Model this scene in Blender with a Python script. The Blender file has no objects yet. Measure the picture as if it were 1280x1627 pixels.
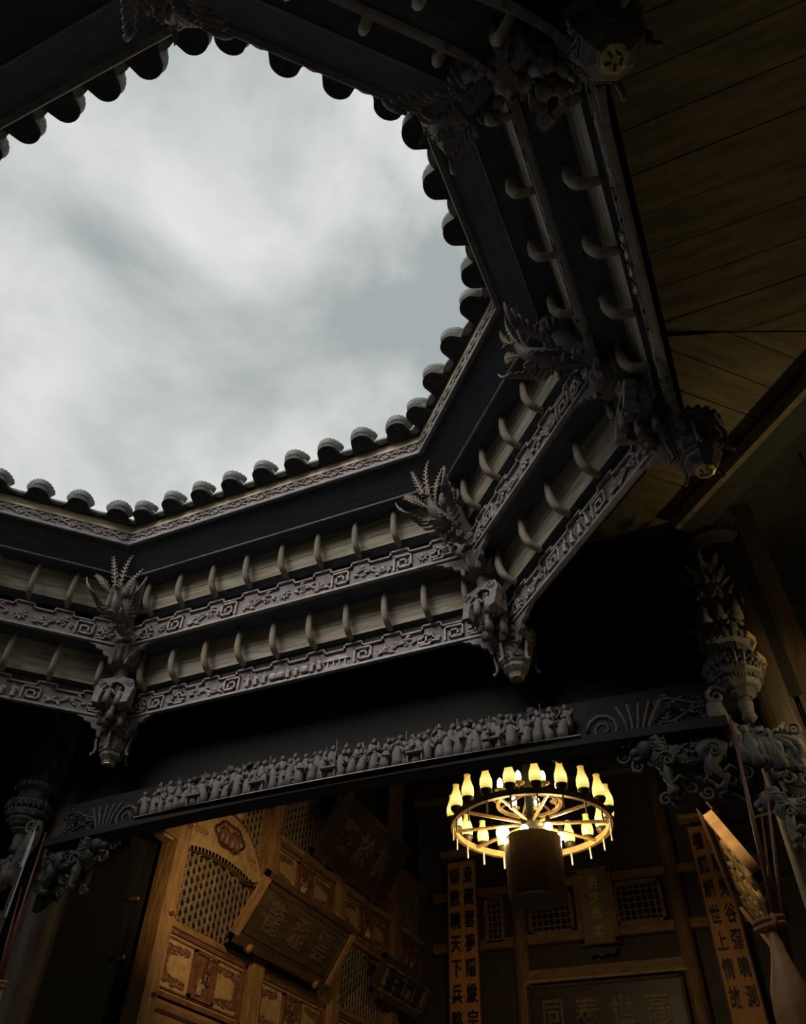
import bpy, math, random
from mathutils import Vector, Matrix
random.seed(7)
S, C, PI = math.sin, math.cos, math.pi
Z = 1.6                       # eye height; heights below are measured from the eye, floor = -Z
scn = bpy.context.scene
COL = scn.collection

# ------------------------------------------------------------------ camera
FPX = 1229.83
rr = Vector((0.9147, 0.4035, 0.0231)).normalized()
ff = Vector((-0.3021, 0.6438, 0.7030)).normalized()
uu = rr.cross(ff) * 1.0
uu.normalize(); rr = ff.cross(uu)
cd = bpy.data.cameras.new('camera'); cam = bpy.data.objects.new('camera', cd); COL.objects.link(cam)
cd.sensor_fit = 'VERTICAL'; cd.sensor_height = 36.0; cd.lens = FPX / 1627 * 36.0
cd.clip_start = 0.05; cd.clip_end = 200
Rm = Matrix((rr, uu, -ff)).transposed()
cam.matrix_world = Matrix.Translation((0, 0, Z)) @ Rm.to_4x4()
scn.camera = cam
scn.view_settings.view_transform = 'Standard'; scn.view_settings.look = 'None'
scn.view_settings.gamma = 1.0; scn.view_settings.use_curve_mapping = False
scn.view_settings.exposure = 0.0

# ------------------------------------------------------------------ sky (overcast)
w = bpy.data.worlds.new('overcast_sky'); scn.world = w; w.use_nodes = True
nt = w.node_tree; nt.nodes.clear()
N = nt.nodes.new; Lk = nt.links.new
tc = N('ShaderNodeTexCoord'); mp = N('ShaderNodeMapping'); mp.inputs['Location'].default_value = (0.35, 0.62, 0.2)
mp.inputs['Scale'].default_value = (1, 1, .8)
n1 = N('ShaderNodeTexNoise'); n1.inputs['Scale'].default_value = 2.6; n1.inputs['Detail'].default_value = 8; n1.inputs['Roughness'].default_value = .52
n1.inputs['Distortion'].default_value = .35
cr = N('ShaderNodeValToRGB')
el = cr.color_ramp.elements
el[0].position = .38; el[0].color = (.37, .41, .415, 1)
el[1].position = .62; el[1].color = (.86, .86, .835, 1)
e = el.new(.5); e.color = (.61, .635, .625, 1)
bg = N('ShaderNodeBackground'); bg.inputs['Strength'].default_value = 1.0
ow = N('ShaderNodeOutputWorld')
Lk(tc.outputs['Generated'], mp.inputs['Vector']); Lk(mp.outputs['Vector'], n1.inputs['Vector']); Lk(n1.outputs['Fac'], cr.inputs['Fac'])
Lk(cr.outputs['Color'], bg.inputs['Color']); Lk(bg.outputs['Background'], ow.inputs['Surface'])

# soft glow of the sun behind thin cloud: comes over the near eave towards the hall side
sd = bpy.data.lights.new('veiled_sun', 'SUN'); sd.energy = 2.7; sd.angle = .7; sd.color = (1.0, .97, .92)
so = bpy.data.objects.new('veiled_sun', sd); COL.objects.link(so)
so.rotation_euler = Vector((.12, .72, -.60)).to_track_quat('-Z', 'Y').to_euler()

# ------------------------------------------------------------------ materials
def mat(name, c1, c2, rough=.75, scale=6, stretch=(1, 1, 1), bump=.25, metal=0, emit=None, fine=0.0):
    m = bpy.data.materials.new(name); m.use_nodes = True
    t = m.node_tree; b = t.nodes['Principled BSDF']
    co = t.nodes.new('ShaderNodeTexCoord'); ma = t.nodes.new('ShaderNodeMapping'); ma.inputs['Scale'].default_value = stretch
    no = t.nodes.new('ShaderNodeTexNoise'); no.inputs['Scale'].default_value = scale; no.inputs['Detail'].default_value = 8; no.inputs['Roughness'].default_value = .62
    rp = t.nodes.new('ShaderNodeValToRGB'); rp.color_ramp.elements[0].position = .34; rp.color_ramp.elements[1].position = .68
    rp.color_ramp.elements[0].color = (*c1, 1); rp.color_ramp.elements[1].color = (*c2, 1)
    t.links.new(co.outputs['Object'], ma.inputs['Vector']); t.links.new(ma.outputs['Vector'], no.inputs['Vector'])
    t.links.new(no.outputs['Fac'], rp.inputs['Fac']); t.links.new(rp.outputs['Color'], b.inputs['Base Color'])
    b.inputs['Roughness'].default_value = rough; b.inputs['Metallic'].default_value = metal
    if bump:
        bp = t.nodes.new('ShaderNodeBump'); bp.inputs['Strength'].default_value = bump; bp.inputs['Distance'].default_value = .02
        t.links.new(no.outputs['Fac'], bp.inputs['Height']); t.links.new(bp.outputs['Normal'], b.inputs['Normal'])
    if emit:
        b.inputs['Emission Color'].default_value = (*emit[0], 1); b.inputs['Emission Strength'].default_value = emit[1]
    return m
MT = dict(
    carve=mat('weathered_carved_wood', (.12, .098, .095), (.26, .22, .21), .7, 9, (1, 1, 2), .3),
    relief=mat('pale_relief_wood', (.24, .20, .195), (.46, .40, .385), .65, 12, (1, 1, 2), .35),  # paler than the carved ground it stands on
    carvedark=mat('shade_dark_carved_wood', (.018, .016, .015), (.05, .043, .04), .7, 9, (1, 1, 2), .3),  # shade around the beam carvings is put into this darker wood colour
    hook=mat('weathered_bracket_wood', (.20, .16, .115), (.40, .335, .25), .7, 8, (3, 3, .7), .3),
    board=mat('pale_weathered_board', (.29, .24, .165), (.62, .555, .43), .75, 5, (.6, 6, 6), .3),
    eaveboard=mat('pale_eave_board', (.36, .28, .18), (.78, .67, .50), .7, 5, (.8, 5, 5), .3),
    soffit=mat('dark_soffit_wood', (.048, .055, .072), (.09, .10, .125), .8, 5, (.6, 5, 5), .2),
    rail=mat('grey_rail_wood', (.20, .185, .18), (.36, .34, .33), .6, 8, (1, 1, 1), .2),
    tile=mat('dark_clay_tile', (.028, .029, .031), (.065, .065, .066), .85, 14, (1, 1, 1), .4),
    tilerim=mat('grey_tile_rim', (.16, .16, .15), (.34, .34, .32), .85, 16, (1, 1, 1), .4),
    plank=mat('ceiling_plank_wood', (.13, .10, .05), (.27, .215, .11), .75, 4, (4, .6, 4), .25),
    darkbeam=mat('dark_beam_wood', (.02, .017, .014), (.045, .038, .03), .7, 5, (.6, 4, 4), .2),
    hall=mat('warm_hall_wood', (.13, .068, .028), (.34, .19, .08), .55, 6, (5, 5, .6), .35),
    hallx=mat('warm_hall_rail_wood', (.13, .068, .028), (.34, .19, .08), .55, 6, (.6, 5, 5), .35),
    hallred=mat('red_brown_relief_wood', (.07, .028, .015), (.20, .085, .042), .55, 10, (1, 1, 1), .35),
    hallpale=mat('pale_panel_wood', (.26, .165, .075), (.46, .31, .15), .5, 4, (2, 1, 2), .2),
    lattice=mat('lattice_wood', (.16, .11, .065), (.30, .22, .14), .6, 8, (1, 1, 1), .2),
    halldark=mat('dark_hall_wood', (.03, .02, .012), (.08, .052, .03), .6, 5, (4, 4, .6), .3),
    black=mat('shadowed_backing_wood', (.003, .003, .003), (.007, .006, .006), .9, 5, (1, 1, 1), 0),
    plaque=mat('dark_lacquer_plaque', (.035, .02, .012), (.08, .048, .026), .38, 4, (.6, 4, 4), .15),
    plaquepale=mat('pale_plaque_board', (.16, .11, .06), (.30, .22, .12), .55, 5, (1, 3, 3), .2),
    couplet=mat('orange_couplet_board', (.48, .20, .055), (.66, .31, .095), .5, 4, (5, 5, .5), .15),
    ink=mat('black_ink', (.012, .009, .008), (.02, .016, .014), .5, 4, (1, 1, 1), 0),
    gold=mat('aged_gilt', (.45, .33, .12), (.75, .56, .24), .4, 12, (1, 1, 1), .2, .3),
    bronze=mat('dulled_gilt', (.10, .07, .03), (.26, .19, .09), .5, 9, (1, 1, 1), .2, .2),
    faint=mat('worn_gilt_traces', (.05, .033, .018), (.13, .09, .045), .5, 9, (1, 1, 1), .2, .1),
    figwood=mat('brown_figure_wood', (.065, .052, .048), (.18, .15, .14), .7, 12, (1, 1, 2), .3),
    carvemid=mat('dim_carved_wood', (.075, .068, .06), (.17, .155, .14), .7, 9, (1, 1, 2), .3),
    iron=mat('dark_iron', (.03, .024, .018), (.07, .055, .035), .5, 10, (1, 1, 1), .1, .5),
    brass=mat('brown_brass', (.30, .19, .07), (.52, .34, .13), .4, 10, (1, 1, 1), .1, .3),
    shade=mat('glowing_frosted_glass', (.9, .75, .25), (.95, .85, .4), .4, 6, (1, 1, 1), 0, 0, ((1.0, .76, .17), 1.5)),
    bulb=mat('lit_bulb', (1, .9, .6), (1, .95, .7), .3, 6, (1, 1, 1), 0, 0, ((1.0, .88, .50), 14)),
    drop=mat('pale_pendant', (.6, .5, .35), (.8, .7, .5), .4, 6, (1, 1, 1), 0),
    red=mat('red_lacquer', (.07, .018, .014), (.14, .034, .026), .5, 6, (1, 1, 1), .1),
    clay=mat('reddish_gourd', (.28, .13, .055), (.44, .22, .10), .6, 5, (1, 1, 1), .15),
    cord=mat('brown_cord', (.20, .07, .04), (.36, .14, .08), .8, 30, (1, 1, 1), .4),
    stone=mat('grey_granite_floor', (.56, .58, .60), (.72, .73, .74), .7, 5, (1, 1, 1), .1),
    plaster=mat('dark_timber_wall', (.03, .026, .022), (.07, .06, .05), .8, 4, (4, 4, .6), .2),
    steel=mat('dull_blade', (.22, .24, .26), (.34, .36, .38), .5, 8, (1, 1, 1), .1, .4),
)

# the glass shades glow most around the bulb and least at the chimney neck
_t = MT['shade'].node_tree; _b = _t.nodes['Principled BSDF']; _c = _t.nodes.new('ShaderNodeTexCoord'); _s = _t.nodes.new('ShaderNodeSeparateXYZ'); _r = _t.nodes.new('ShaderNodeValToRGB')
_m = _t.nodes.new('ShaderNodeMath'); _m.operation = 'MULTIPLY'; _m.inputs[1].default_value = 3.6
_t.links.new(_c.outputs['Object'], _s.inputs[0]); _t.links.new(_s.outputs['Z'], _m.inputs[0]); _t.links.new(_m.outputs[0], _r.inputs['Fac']); _t.links.new(_r.outputs['Color'], _b.inputs['Emission Color'])
_e = _r.color_ramp.elements; _e[0].color = (.62, .42, .06, 1); _e[1].color = (.42, .24, .05, 1); _e[1].position = .95
_q = _e.new(.3); _q.color = (1.0, .86, .30, 1); _q = _e.new(.6); _q.color = (.85, .60, .13, 1)
_b.inputs['Emission Strength'].default_value = 1.25

# ------------------------------------------------------------------ mesh collector
ZB = {}
class M:
    def __init__(s): s.v = []; s.f = []
    def add(s, vs, fs):
        o = len(s.v); s.v += [tuple(q) for q in vs]; s.f += [tuple(i + o for i in q) for q in fs]; return s
    def box(s, c, d, R=None):
        vs = []
        for i in (-.5, .5):
            for j in (-.5, .5):
                for k in (-.5, .5):
                    q = Vector((i * d[0], j * d[1], k * d[2]))
                    if R is not None: q = R @ q
                    vs.append(q + Vector(c))
        return s.add(vs, [(0, 1, 3, 2), (4, 6, 7, 5), (0, 4, 5, 1), (2, 3, 7, 6), (0, 2, 6, 4), (1, 5, 7, 3)])
    def mitre(s, poly, L, tan=.41421):
        n = len(poly); vs = []
        for t, z in poly: vs.append((-(L / 2 + tan * t), t, z))
        for t, z in poly: vs.append(((L / 2 + tan * t), t, z))
        fs = [(i, (i + 1) % n, n + (i + 1) % n, n + i) for i in range(n)]
        return s.add(vs, fs + [tuple(range(n))[::-1], tuple(range(n, 2 * n))])
    def xz(s, pts, y0, y1):          # polygon in the XZ plane, extruded along Y
        n = len(pts)
        vs = [(x, y0, z) for x, z in pts] + [(x, y1, z) for x, z in pts]
        return s.add(vs, [(i, (i + 1) % n, n + (i + 1) % n, n + i) for i in range(n)] + [tuple(range(n))[::-1], tuple(range(n, 2 * n))])
    def xy(s, pts, z0, z1):
        n = len(pts)
        vs = [(x, y, z0) for x, y in pts] + [(x, y, z1) for x, y in pts]
        return s.add(vs, [(i, (i + 1) % n, n + (i + 1) % n, n + i) for i in range(n)] + [tuple(range(n))[::-1], tuple(range(n, 2 * n))])
    def strip(s, pts, wd, y0, y1):   # raised fillet along an XZ polyline
        for (a, b), (c, d) in zip(pts, pts[1:]):
            l = math.hypot(c - a, d - b)
            if l < 1e-6: continue
            ux, uz = (c - a) / l * wd / 2, (d - b) / l * wd / 2
            a2, b2, c2, d2 = a - ux, b - uz, c + ux, d + uz
            s.xz([(a2 - uz, b2 + ux), (a2 + uz, b2 - ux), (c2 + uz, d2 - ux), (c2 - uz, d2 + ux)], y0, y1)
        return s
    def tube(s, pts, rad, n=6, flat=1.0):
        pts = [Vector(p) for p in pts]
        if not hasattr(rad, '__len__'): rad = [rad] * len(pts)
        up = None; rings = []
        for i, p in enumerate(pts):
            d = (pts[min(i + 1, len(pts) - 1)] - pts[max(i - 1, 0)])
            if d.length < 1e-9: d = Vector((0, 0, 1))
            d.normalize()
            if up is None:
                up = Vector((0, 0, 1)) if abs(d.z) < .9 else Vector((1, 0, 0))
            a = d.cross(up)
            if a.length < 1e-6: a = d.cross(Vector((0, 1, 0)))
            a.normalize(); up = a.cross(d).normalized()
            rings.append([p + (a * C(2 * PI * k / n) + up * S(2 * PI * k / n) * flat) * rad[i] for k in range(n)])
        vs = [q for r in rings for q in r]; fs = []
        for i in range(len(rings) - 1):
            for k in range(n):
                fs.append((i * n + k, i * n + (k + 1) % n, (i + 1) * n + (k + 1) % n, (i + 1) * n + k))
        fs += [tuple(range(n))[::-1], tuple((len(rings) - 1) * n + k for k in range(n))]
        return s.add(vs, fs)
    def lathe(s, prof, n=16, c=(0, 0, 0), rib=0.0, ribn=0, R=None, a0=0.0):
        vs = []; fs = []; c = Vector(c)
        for r, z in prof:
            for k in range(n):
                a = a0 + 2 * PI * k / n
                q = r * (1 - rib * abs(C(ribn * a / 2)) ** 6) if ribn and r > .02 else r
                p = Vector((q * C(a), q * S(a), z))
                if R is not None: p = R @ p
                vs.append(p + c)
        for i in range(len(prof) - 1):
            for k in range(n):
                fs.append((i * n + k, i * n + (k + 1) % n, (i + 1) * n + (k + 1) % n, (i + 1) * n + k))
        fs += [tuple(range(n))[::-1], tuple((len(prof) - 1) * n + k for k in range(n))]
        return s.add(vs, fs)
    def ell(s, c, r, R=None, n=8, m=5):
        if not hasattr(r, '__len__'): r = (r, r, r)
        vs = []; fs = []; c = Vector(c)
        for i in range(1, m):
            a = PI * i / m
            for k in range(n):
                b = 2 * PI * k / n
                p = Vector((r[0] * S(a) * C(b), r[1] * S(a) * S(b), r[2] * C(a)))
                vs.append((R @ p if R is not None else p) + c)
        for q in (Vector((0, 0, r[2])), Vector((0, 0, -r[2]))): vs.append((R @ q if R is not None else q) + c)
        T = (m - 1) * n; B = T + 1
        for k in range(n):
            fs.append((T, k, (k + 1) % n)); fs.append((B, (m - 2) * n + (k + 1) % n, (m - 2) * n + k))
        for i in range(m - 2):
            for k in range(n): fs.append((i * n + k, (i + 1) * n + k, (i + 1) * n + (k + 1) % n, i * n + (k + 1) % n))
        return s.add(vs, fs)
    def spiral(s, c, r, turns, wd, y, a0=0, sgn=1, ax='xz'):
        pts = []; K = int(10 * turns)
        for i in range(K + 1):
            q = 1 - .88 * i / K; a = a0 + sgn * 2 * PI * turns * i / K
            pts.append((c[0] + r * q * C(a), y, c[1] + r * q * S(a)))
        return s.tube(pts, [wd * (1 - .5 * i / K) for i in range(K + 1)], 5)
    def mesh(s, name, m, smooth=False, dz=0.0, off=(0, 0, 0)):
        me = bpy.data.meshes.new(name)
        me.from_pydata([(x - off[0], y - off[1], z - dz - off[2]) for x, y, z in s.v], [], s.f)
        me.materials.append(MT[m] if isinstance(m, str) else m)
        import bmesh
        b = bmesh.new(); b.from_mesh(me); bmesh.ops.recalc_face_normals(b, faces=b.faces); b.to_mesh(me); b.free()
        if smooth:
            me.polygons.foreach_set('use_smooth', [True] * len(me.polygons))
        return me
    def build(s, name, m, parent=None, smooth=False, label=None):
        dz = ZB.get(parent.name, 0) if parent else -Z
        o = bpy.data.objects.new(name, s.mesh(name, m, smooth, dz)); COL.objects.link(o)
        if parent: o.parent = parent; ZB[o.name] = dz
        if label: o['label'] = label
        return o
def thing(name, label, cat, loc=(0, 0, 0), rotz=0, group=None):
    o = bpy.data.objects.new(name, None); COL.objects.link(o); o.empty_display_size = .1
    o.location = (loc[0], loc[1], loc[2] + Z); o.rotation_euler = (0, 0, rotz); ZB[o.name] = loc[2]
    o['label'] = label; o['category'] = cat
    if group: o['group'] = group
    return o
def struct(o): o['kind'] = 'structure'; return o
def inst(name, me, parent, loc, rot=(0, 0, 0), scale=(1, 1, 1)):      # shares the mesh between alike pieces
    o = bpy.data.objects.new(name, me); COL.objects.link(o); o.parent = parent
    o.location = (loc[0], loc[1], loc[2] - ZB.get(parent.name, 0)); o.rotation_euler = rot; o.scale = scale
    return o
def copy_tree(o, parent=None):
    c = o.copy(); COL.objects.link(c); c.parent = parent; ZB[c.name] = ZB.get(o.name, 0)
    for ch in list(o.children): copy_tree(ch, c)
    return c
GLY = {}
def glyph(ch, bold=.018, depth=.02):
    k = (ch, bold, depth)
    if k not in GLY:
        cu = bpy.data.curves.new('character', 'FONT'); cu.body = ch; cu.size = 1; cu.align_x = 'CENTER'; cu.align_y = 'CENTER'
        cu.extrude = depth; cu.offset = bold; cu.resolution_u = 2
        ob = bpy.data.objects.new('character', cu); COL.objects.link(ob)
        dg = bpy.context.evaluated_depsgraph_get(); dg.update()
        me = bpy.data.meshes.new_from_object(ob.evaluated_get(dg)); me.name = 'character'
        bpy.data.objects.remove(ob); bpy.data.curves.remove(cu)
        xs = [v.co.x for v in me.vertices]; ys = [v.co.y for v in me.vertices]
        if xs:
            cx, cy = (min(xs) + max(xs)) / 2, (min(ys) + max(ys)) / 2
            for v in me.vertices: v.co.x -= cx; v.co.y -= cy
        GLY[k] = me
    return GLY[k]
def write(parent, ch, m, loc, sx, sy, rot=(PI / 2, 0, 0), bold=.018):
    me = glyph(ch, bold); key = (ch, m, bold)
    if key not in GLY:
        me2 = me.copy(); me2.materials.clear(); me2.materials.append(MT[m]); GLY[key] = me2
    return inst('character', GLY[key], parent, loc, rot, (sx, sy, 1))

# ------------------------------------------------------------------ the setting
CA = [(-6.78, 3.39), (-5.56, 4.61), (-2.0, 4.61), (-.78, 3.39), (-.78, 1.72), (-1.89, .61), (-5.67, .61), (-6.78, 1.72)]
SIDES = []                     # side k runs from corner k to k+1, outward normal at (k-1)*45 degrees
for k in range(8):
    a, b = Vector(CA[k]), Vector(CA[(k + 1) % 8])
    SIDES.append(((a + b) / 2, (b - a).length, -(k - 1) * PI / 4))
ZC = 5.45
fl = M().box((-3.6, 6.4, -Z - .1), (15.4, 21.4, .2)).build('floor', 'stone'); struct(fl)
def offc(k, t):                # octagon corner k pushed outward by t
    a = -(k - 1) * PI / 4; n1 = Vector((-S(a), C(a))); a2 = -(k - 2) * PI / 4; n2 = Vector((-S(a2), C(a2)))
    bis = (n1 + n2).normalized()
    p = Vector(CA[k]) + bis * (t / C(PI / 8)); return (p.x, p.y)
ceil_thing = struct(thing('ceiling', 'plank ceiling of the gallery around the skywell', 'ceiling', (0, 0, 5.4)))
del ceil_thing['category']
def ray_to(k, xlim=None, ylim=None):
    p = Vector(offc(k, 1.0)); q = Vector(offc(k, 2.0)); d = q - p
    s_ = ((xlim - p.x) / d.x) if xlim is not None else ((ylim - p.y) / d.y)
    return (p.x + d.x * s_, p.y + d.y * s_)
X0, X1, Y0, Y1 = -11.2, 3.6, -4.2, 6.1
cp = {0: ray_to(0, xlim=X0), 1: ray_to(1, ylim=Y1), 2: ray_to(2, ylim=Y1), 3: ray_to(3, xlim=X1), 4: ray_to(4, xlim=X1), 5: ray_to(5, ylim=Y0), 6: ray_to(6, ylim=Y0), 7: ray_to(7, xlim=X0)}
secs = {1: [cp[1], cp[2]], 2: [cp[2], (.62, Y1), (.62, 8), (X1, 8), cp[3]], 3: [cp[3], cp[4]], 4: [cp[4], (X1, Y0), cp[5]], 5: [cp[5], cp[6]], 6: [cp[6], (X0, Y0), cp[7]], 7: [cp[7], cp[0]], 0: [cp[0], (X0, 8), (-7.05, 8), (-7.05, Y1), cp[1]]}
mm = M()
for k, outer in secs.items():
    mm.xy([offc(k, 1.0)] + outer + [offc((k + 1) % 8, 1.0)], ZC, ZC + .08)
mm.build('ceiling_boarding', 'darkbeam', ceil_thing)
pl_mesh = {}
for k in (0, 2, 3, 4):
    mid, L, rz = SIDES[k]
    tmax = {0: 3.2, 2: 2.9, 3: 4.2, 4: 2.8}[k]
    PWD = .31; nn = int((L / 2 + .4142 * tmax) / PWD) + 1
    for i in range(-nn, nn):
        x0, x1 = i * PWD + .004, (i + 1) * PWD - .004
        def t_at(x): return max(1.08, (abs(x) - L / 2) / .41421 + .02)
        ts = max(t_at(x0), t_at(x1)); tl = min(t_at(x0), t_at(x1))
        if tl > tmax - .1: continue
        ca, sa = C(rz), S(rz)
        def wp(x, y): return (mid.x + ca * x - sa * y, mid.y + sa * x + ca * y)
        pts = [(x0, t_at(x0)), (x1, t_at(x1)), (x1, max(tmax, t_at(x1) + .01)), (x0, max(tmax, t_at(x0) + .01))]
        zt = ZC - .03 - random.uniform(0, .012)
        P = [wp(*q) for q in pts]
        if k in (0, 2):
            Q = []
            for a_, b_ in zip(P, P[1:] + P[:1]):
                if a_[1] <= 6.1: Q.append(a_)
                if (a_[1] - 6.1) * (b_[1] - 6.1) < 0:
                    u_ = (6.1 - a_[1]) / (b_[1] - a_[1]); Q.append((a_[0] + (b_[0] - a_[0]) * u_, 6.1))
            P = Q
            if len(P) < 3: continue
        cx_, cy_ = wp((x0 + x1) / 2, ts)
        o = bpy.data.objects.new('plank', M().xy([((q[0] - mid.x) * ca + (q[1] - mid.y) * sa, -(q[0] - mid.x) * sa + (q[1] - mid.y) * ca) for q in P], zt, ZC - .001).mesh('plank', 'plank', dz=5.4))
        COL.objects.link(o); o.parent = ceil_thing; o.location = (mid.x, mid.y, 0); o.rotation_euler = (0, 0, rz)
# diagonal ceiling beams running between the columns
def diag_beam(p0, p1, label):
    p0, p1 = Vector(p0), Vector(p1); d = p1 - p0; md = (p0 + p1) / 2
    t = thing('ceiling_beam', label, 'beam', (md.x, md.y, 5.17), math.atan2(d.y, d.x), 'ceiling beams')
    M().box((0, 0, 5.31), (d.length, .24, .27)).build('timber', 'darkbeam', t)
    M().box((0, -.135, 5.38), (d.length, .03, .05)).box((0, .15, 5.24), (d.length, .06, .14)).build('edge_moulding', 'plank', t)
diag_beam((2.3, 3.98), (.22, 6.06), 'dark diagonal ceiling beam ending above the right carved column')
# walls
def wall(name, c, d, m='plaster'): return struct(M().box(c, d).build(name, m))
HB = 8.25
wall('wall_right', (X1 + .1, 1.9, 1.95), (.2, 12.4, 7.1))
wall('wall_front', (-3.8, Y0 - .1, 1.95), (15, .2, 7.1))
wall('wall_left', (X0 - .1, 1.9, 1.95), (.2, 12.4, 7.1))
wall('wall_gallery_right', (2.1, 8.1, 1.95), (3.0, .2, 7.1))
wall('wall_gallery_left', (-9.2, 8.1, 1.95), (4.2, .2, 7.1))
wall('wall_hall_right', (.72, 11.15, 3.25), (.2, 10.0, 9.7), 'halldark')
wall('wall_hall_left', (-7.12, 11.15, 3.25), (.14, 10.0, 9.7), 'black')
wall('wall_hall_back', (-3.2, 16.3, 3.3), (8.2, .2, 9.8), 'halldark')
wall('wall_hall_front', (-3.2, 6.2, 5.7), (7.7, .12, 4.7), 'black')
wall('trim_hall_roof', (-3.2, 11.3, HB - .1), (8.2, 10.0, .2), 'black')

# ------------------------------------------------------------------ eave: fascia, soffit, tiles
def fan_parts():
    a = M()
    arc = [(.108 * S(q), -.11 - .085 * C(q)) for q in [(-1.45 + 2.9 * i / 10) for i in range(11)]]
    pts = [(-.15, .08), (-.145, -.01), (-.128, -.05)] + arc + [(.128, -.05), (.145, -.01), (.15, .08)]
    R = Matrix.Rotation(-.22, 3, 'X'); n = len(pts)
    vs = [R @ Vector((x, y, -.018 - .02 * (1 - (x / .15) ** 2))) for x, y in pts] + [R @ Vector((x, y, .02)) for x, y in pts]
    a.add(vs, [(i, (i + 1) % n, n + (i + 1) % n, n + i) for i in range(n)] + [tuple(range(n))[::-1], tuple(range(n, 2 * n))])
    def band(m, rows, th):
        K = 21; P = []
        for (hw, z_, yo, tooth) in rows:
            P.append([Vector((hw * S(1.15 * (-1 + 2 * i / (K - 1))) / S(1.15), -.18 + yo + .24 * (1 - C(1.15 * (-1 + 2 * i / (K - 1)))), z_ + (tooth if i % 2 else 0) - .03 * abs(-1 + 2 * i / (K - 1)) ** 2)) for i in range(K)])
        vs = [p for r in P for p in r] + [p + Vector((0, th, 0)) for r in P for p in r]; o = len(rows) * K; fs = []
        for r in range(len(rows) - 1):
            for i in range(K - 1):
                q = r * K + i; fs += [(q, q + 1, q + K + 1, q + K), (o + q, o + q + K, o + q + K + 1, o + q + 1)]
        for i in range(K - 1):
            fs.append((i, o + i, o + i + 1, i + 1)); q = (len(rows) - 1) * K + i; fs.append((q, q + 1, o + q + 1, o + q))
        for r in range(len(rows) - 1):
            fs.append((r * K, (r + 1) * K, o + (r + 1) * K, o + r * K)); q = r * K + K - 1; fs.append((q, o + q, o + q + K, q + K))
        m.add(vs, fs)
    band(a, [(.075, -.0, .01, 0), (.085, .04, .0, 0), (.110, .085, -.012, 0)], .03)
    a.lathe([(.05, 0), (.075, .03), (.075, .5), (.05, .5)], 10, (0, .0, .02), R=Matrix.Rotation(-1.25, 3, 'X'))
    b = M(); band(b, [(.118, .083, -.012, 0), (.146, .118, -.018, .0), (.154, .135, -.020, .012)], .02)
    return a.mesh('fan_tile', 'tile'), b.mesh('rim', 'tilerim')
fan_me, rim_me = fan_parts()
pan = M()
for i in range(7):
    q0, q1 = -1 + 2 * i / 7, -1 + 2 * (i + 1) / 7
    def pz(q): return .035 * q * q
    pan.add([(.135 * q0, -.075 + .03 * q0 * q0, pz(q0)), (.135 * q1, -.075 + .03 * q1 * q1, pz(q1)), (.135 * q1, .25, .09 + pz(q1)), (.135 * q0, .25, .09 + pz(q0)),
             (.135 * q0, -.075 + .03 * q0 * q0, pz(q0) + .025), (.135 * q1, -.075 + .03 * q1 * q1, pz(q1) + .025), (.135 * q1, .25, .115 + pz(q1)), (.135 * q0, .25, .115 + pz(q0))],
            [(0, 1, 2, 3), (4, 7, 6, 5), (0, 4, 5, 1), (2, 6, 7, 3), (0, 3, 7, 4), (1, 5, 6, 2)])
pan_me = pan.mesh('pan_tile', 'tilerim')
# one running scroll unit of the fascia
sc = M()
sc.tube([(-.15 + .3 * i / 10, -.005, .02 * S(2 * PI * i / 10)) for i in range(11)], [.011] * 11, 5)
sc.spiral((-.065, .012), .042, 1.2, .010, -.006, PI, -1); sc.spiral((.08, -.012), .042, 1.2, .010, -.006, 0, -1)
sc.ell((-.12, -.004, -.03), (.035, .012, .014), Matrix.Rotation(.5, 3, 'Y')); sc.ell((.02, -.004, .035), (.035, .012, .014), Matrix.Rotation(-.5, 3, 'Y')); sc.ell((.125, -.004, .03), (.03, .012, .013), Matrix.Rotation(.4, 3, 'Y'))
scroll_me = sc.mesh('scroll_relief', 'relief', True)
EAVE_LABEL = {0: 'tiled eave section at the left edge of the sky opening', 1: 'long tiled eave section facing the camera above the hall', 2: 'short diagonal tiled eave section right of the long hall eave',
              3: 'steep tiled eave section on the right of the sky', 4: 'near diagonal tiled eave section at the top right of the sky', 5: 'near tiled eave section across the top left of the sky',
              6: 'diagonal tiled eave section beyond the left edge', 7: 'side tiled eave section beyond the left edge'}
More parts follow.
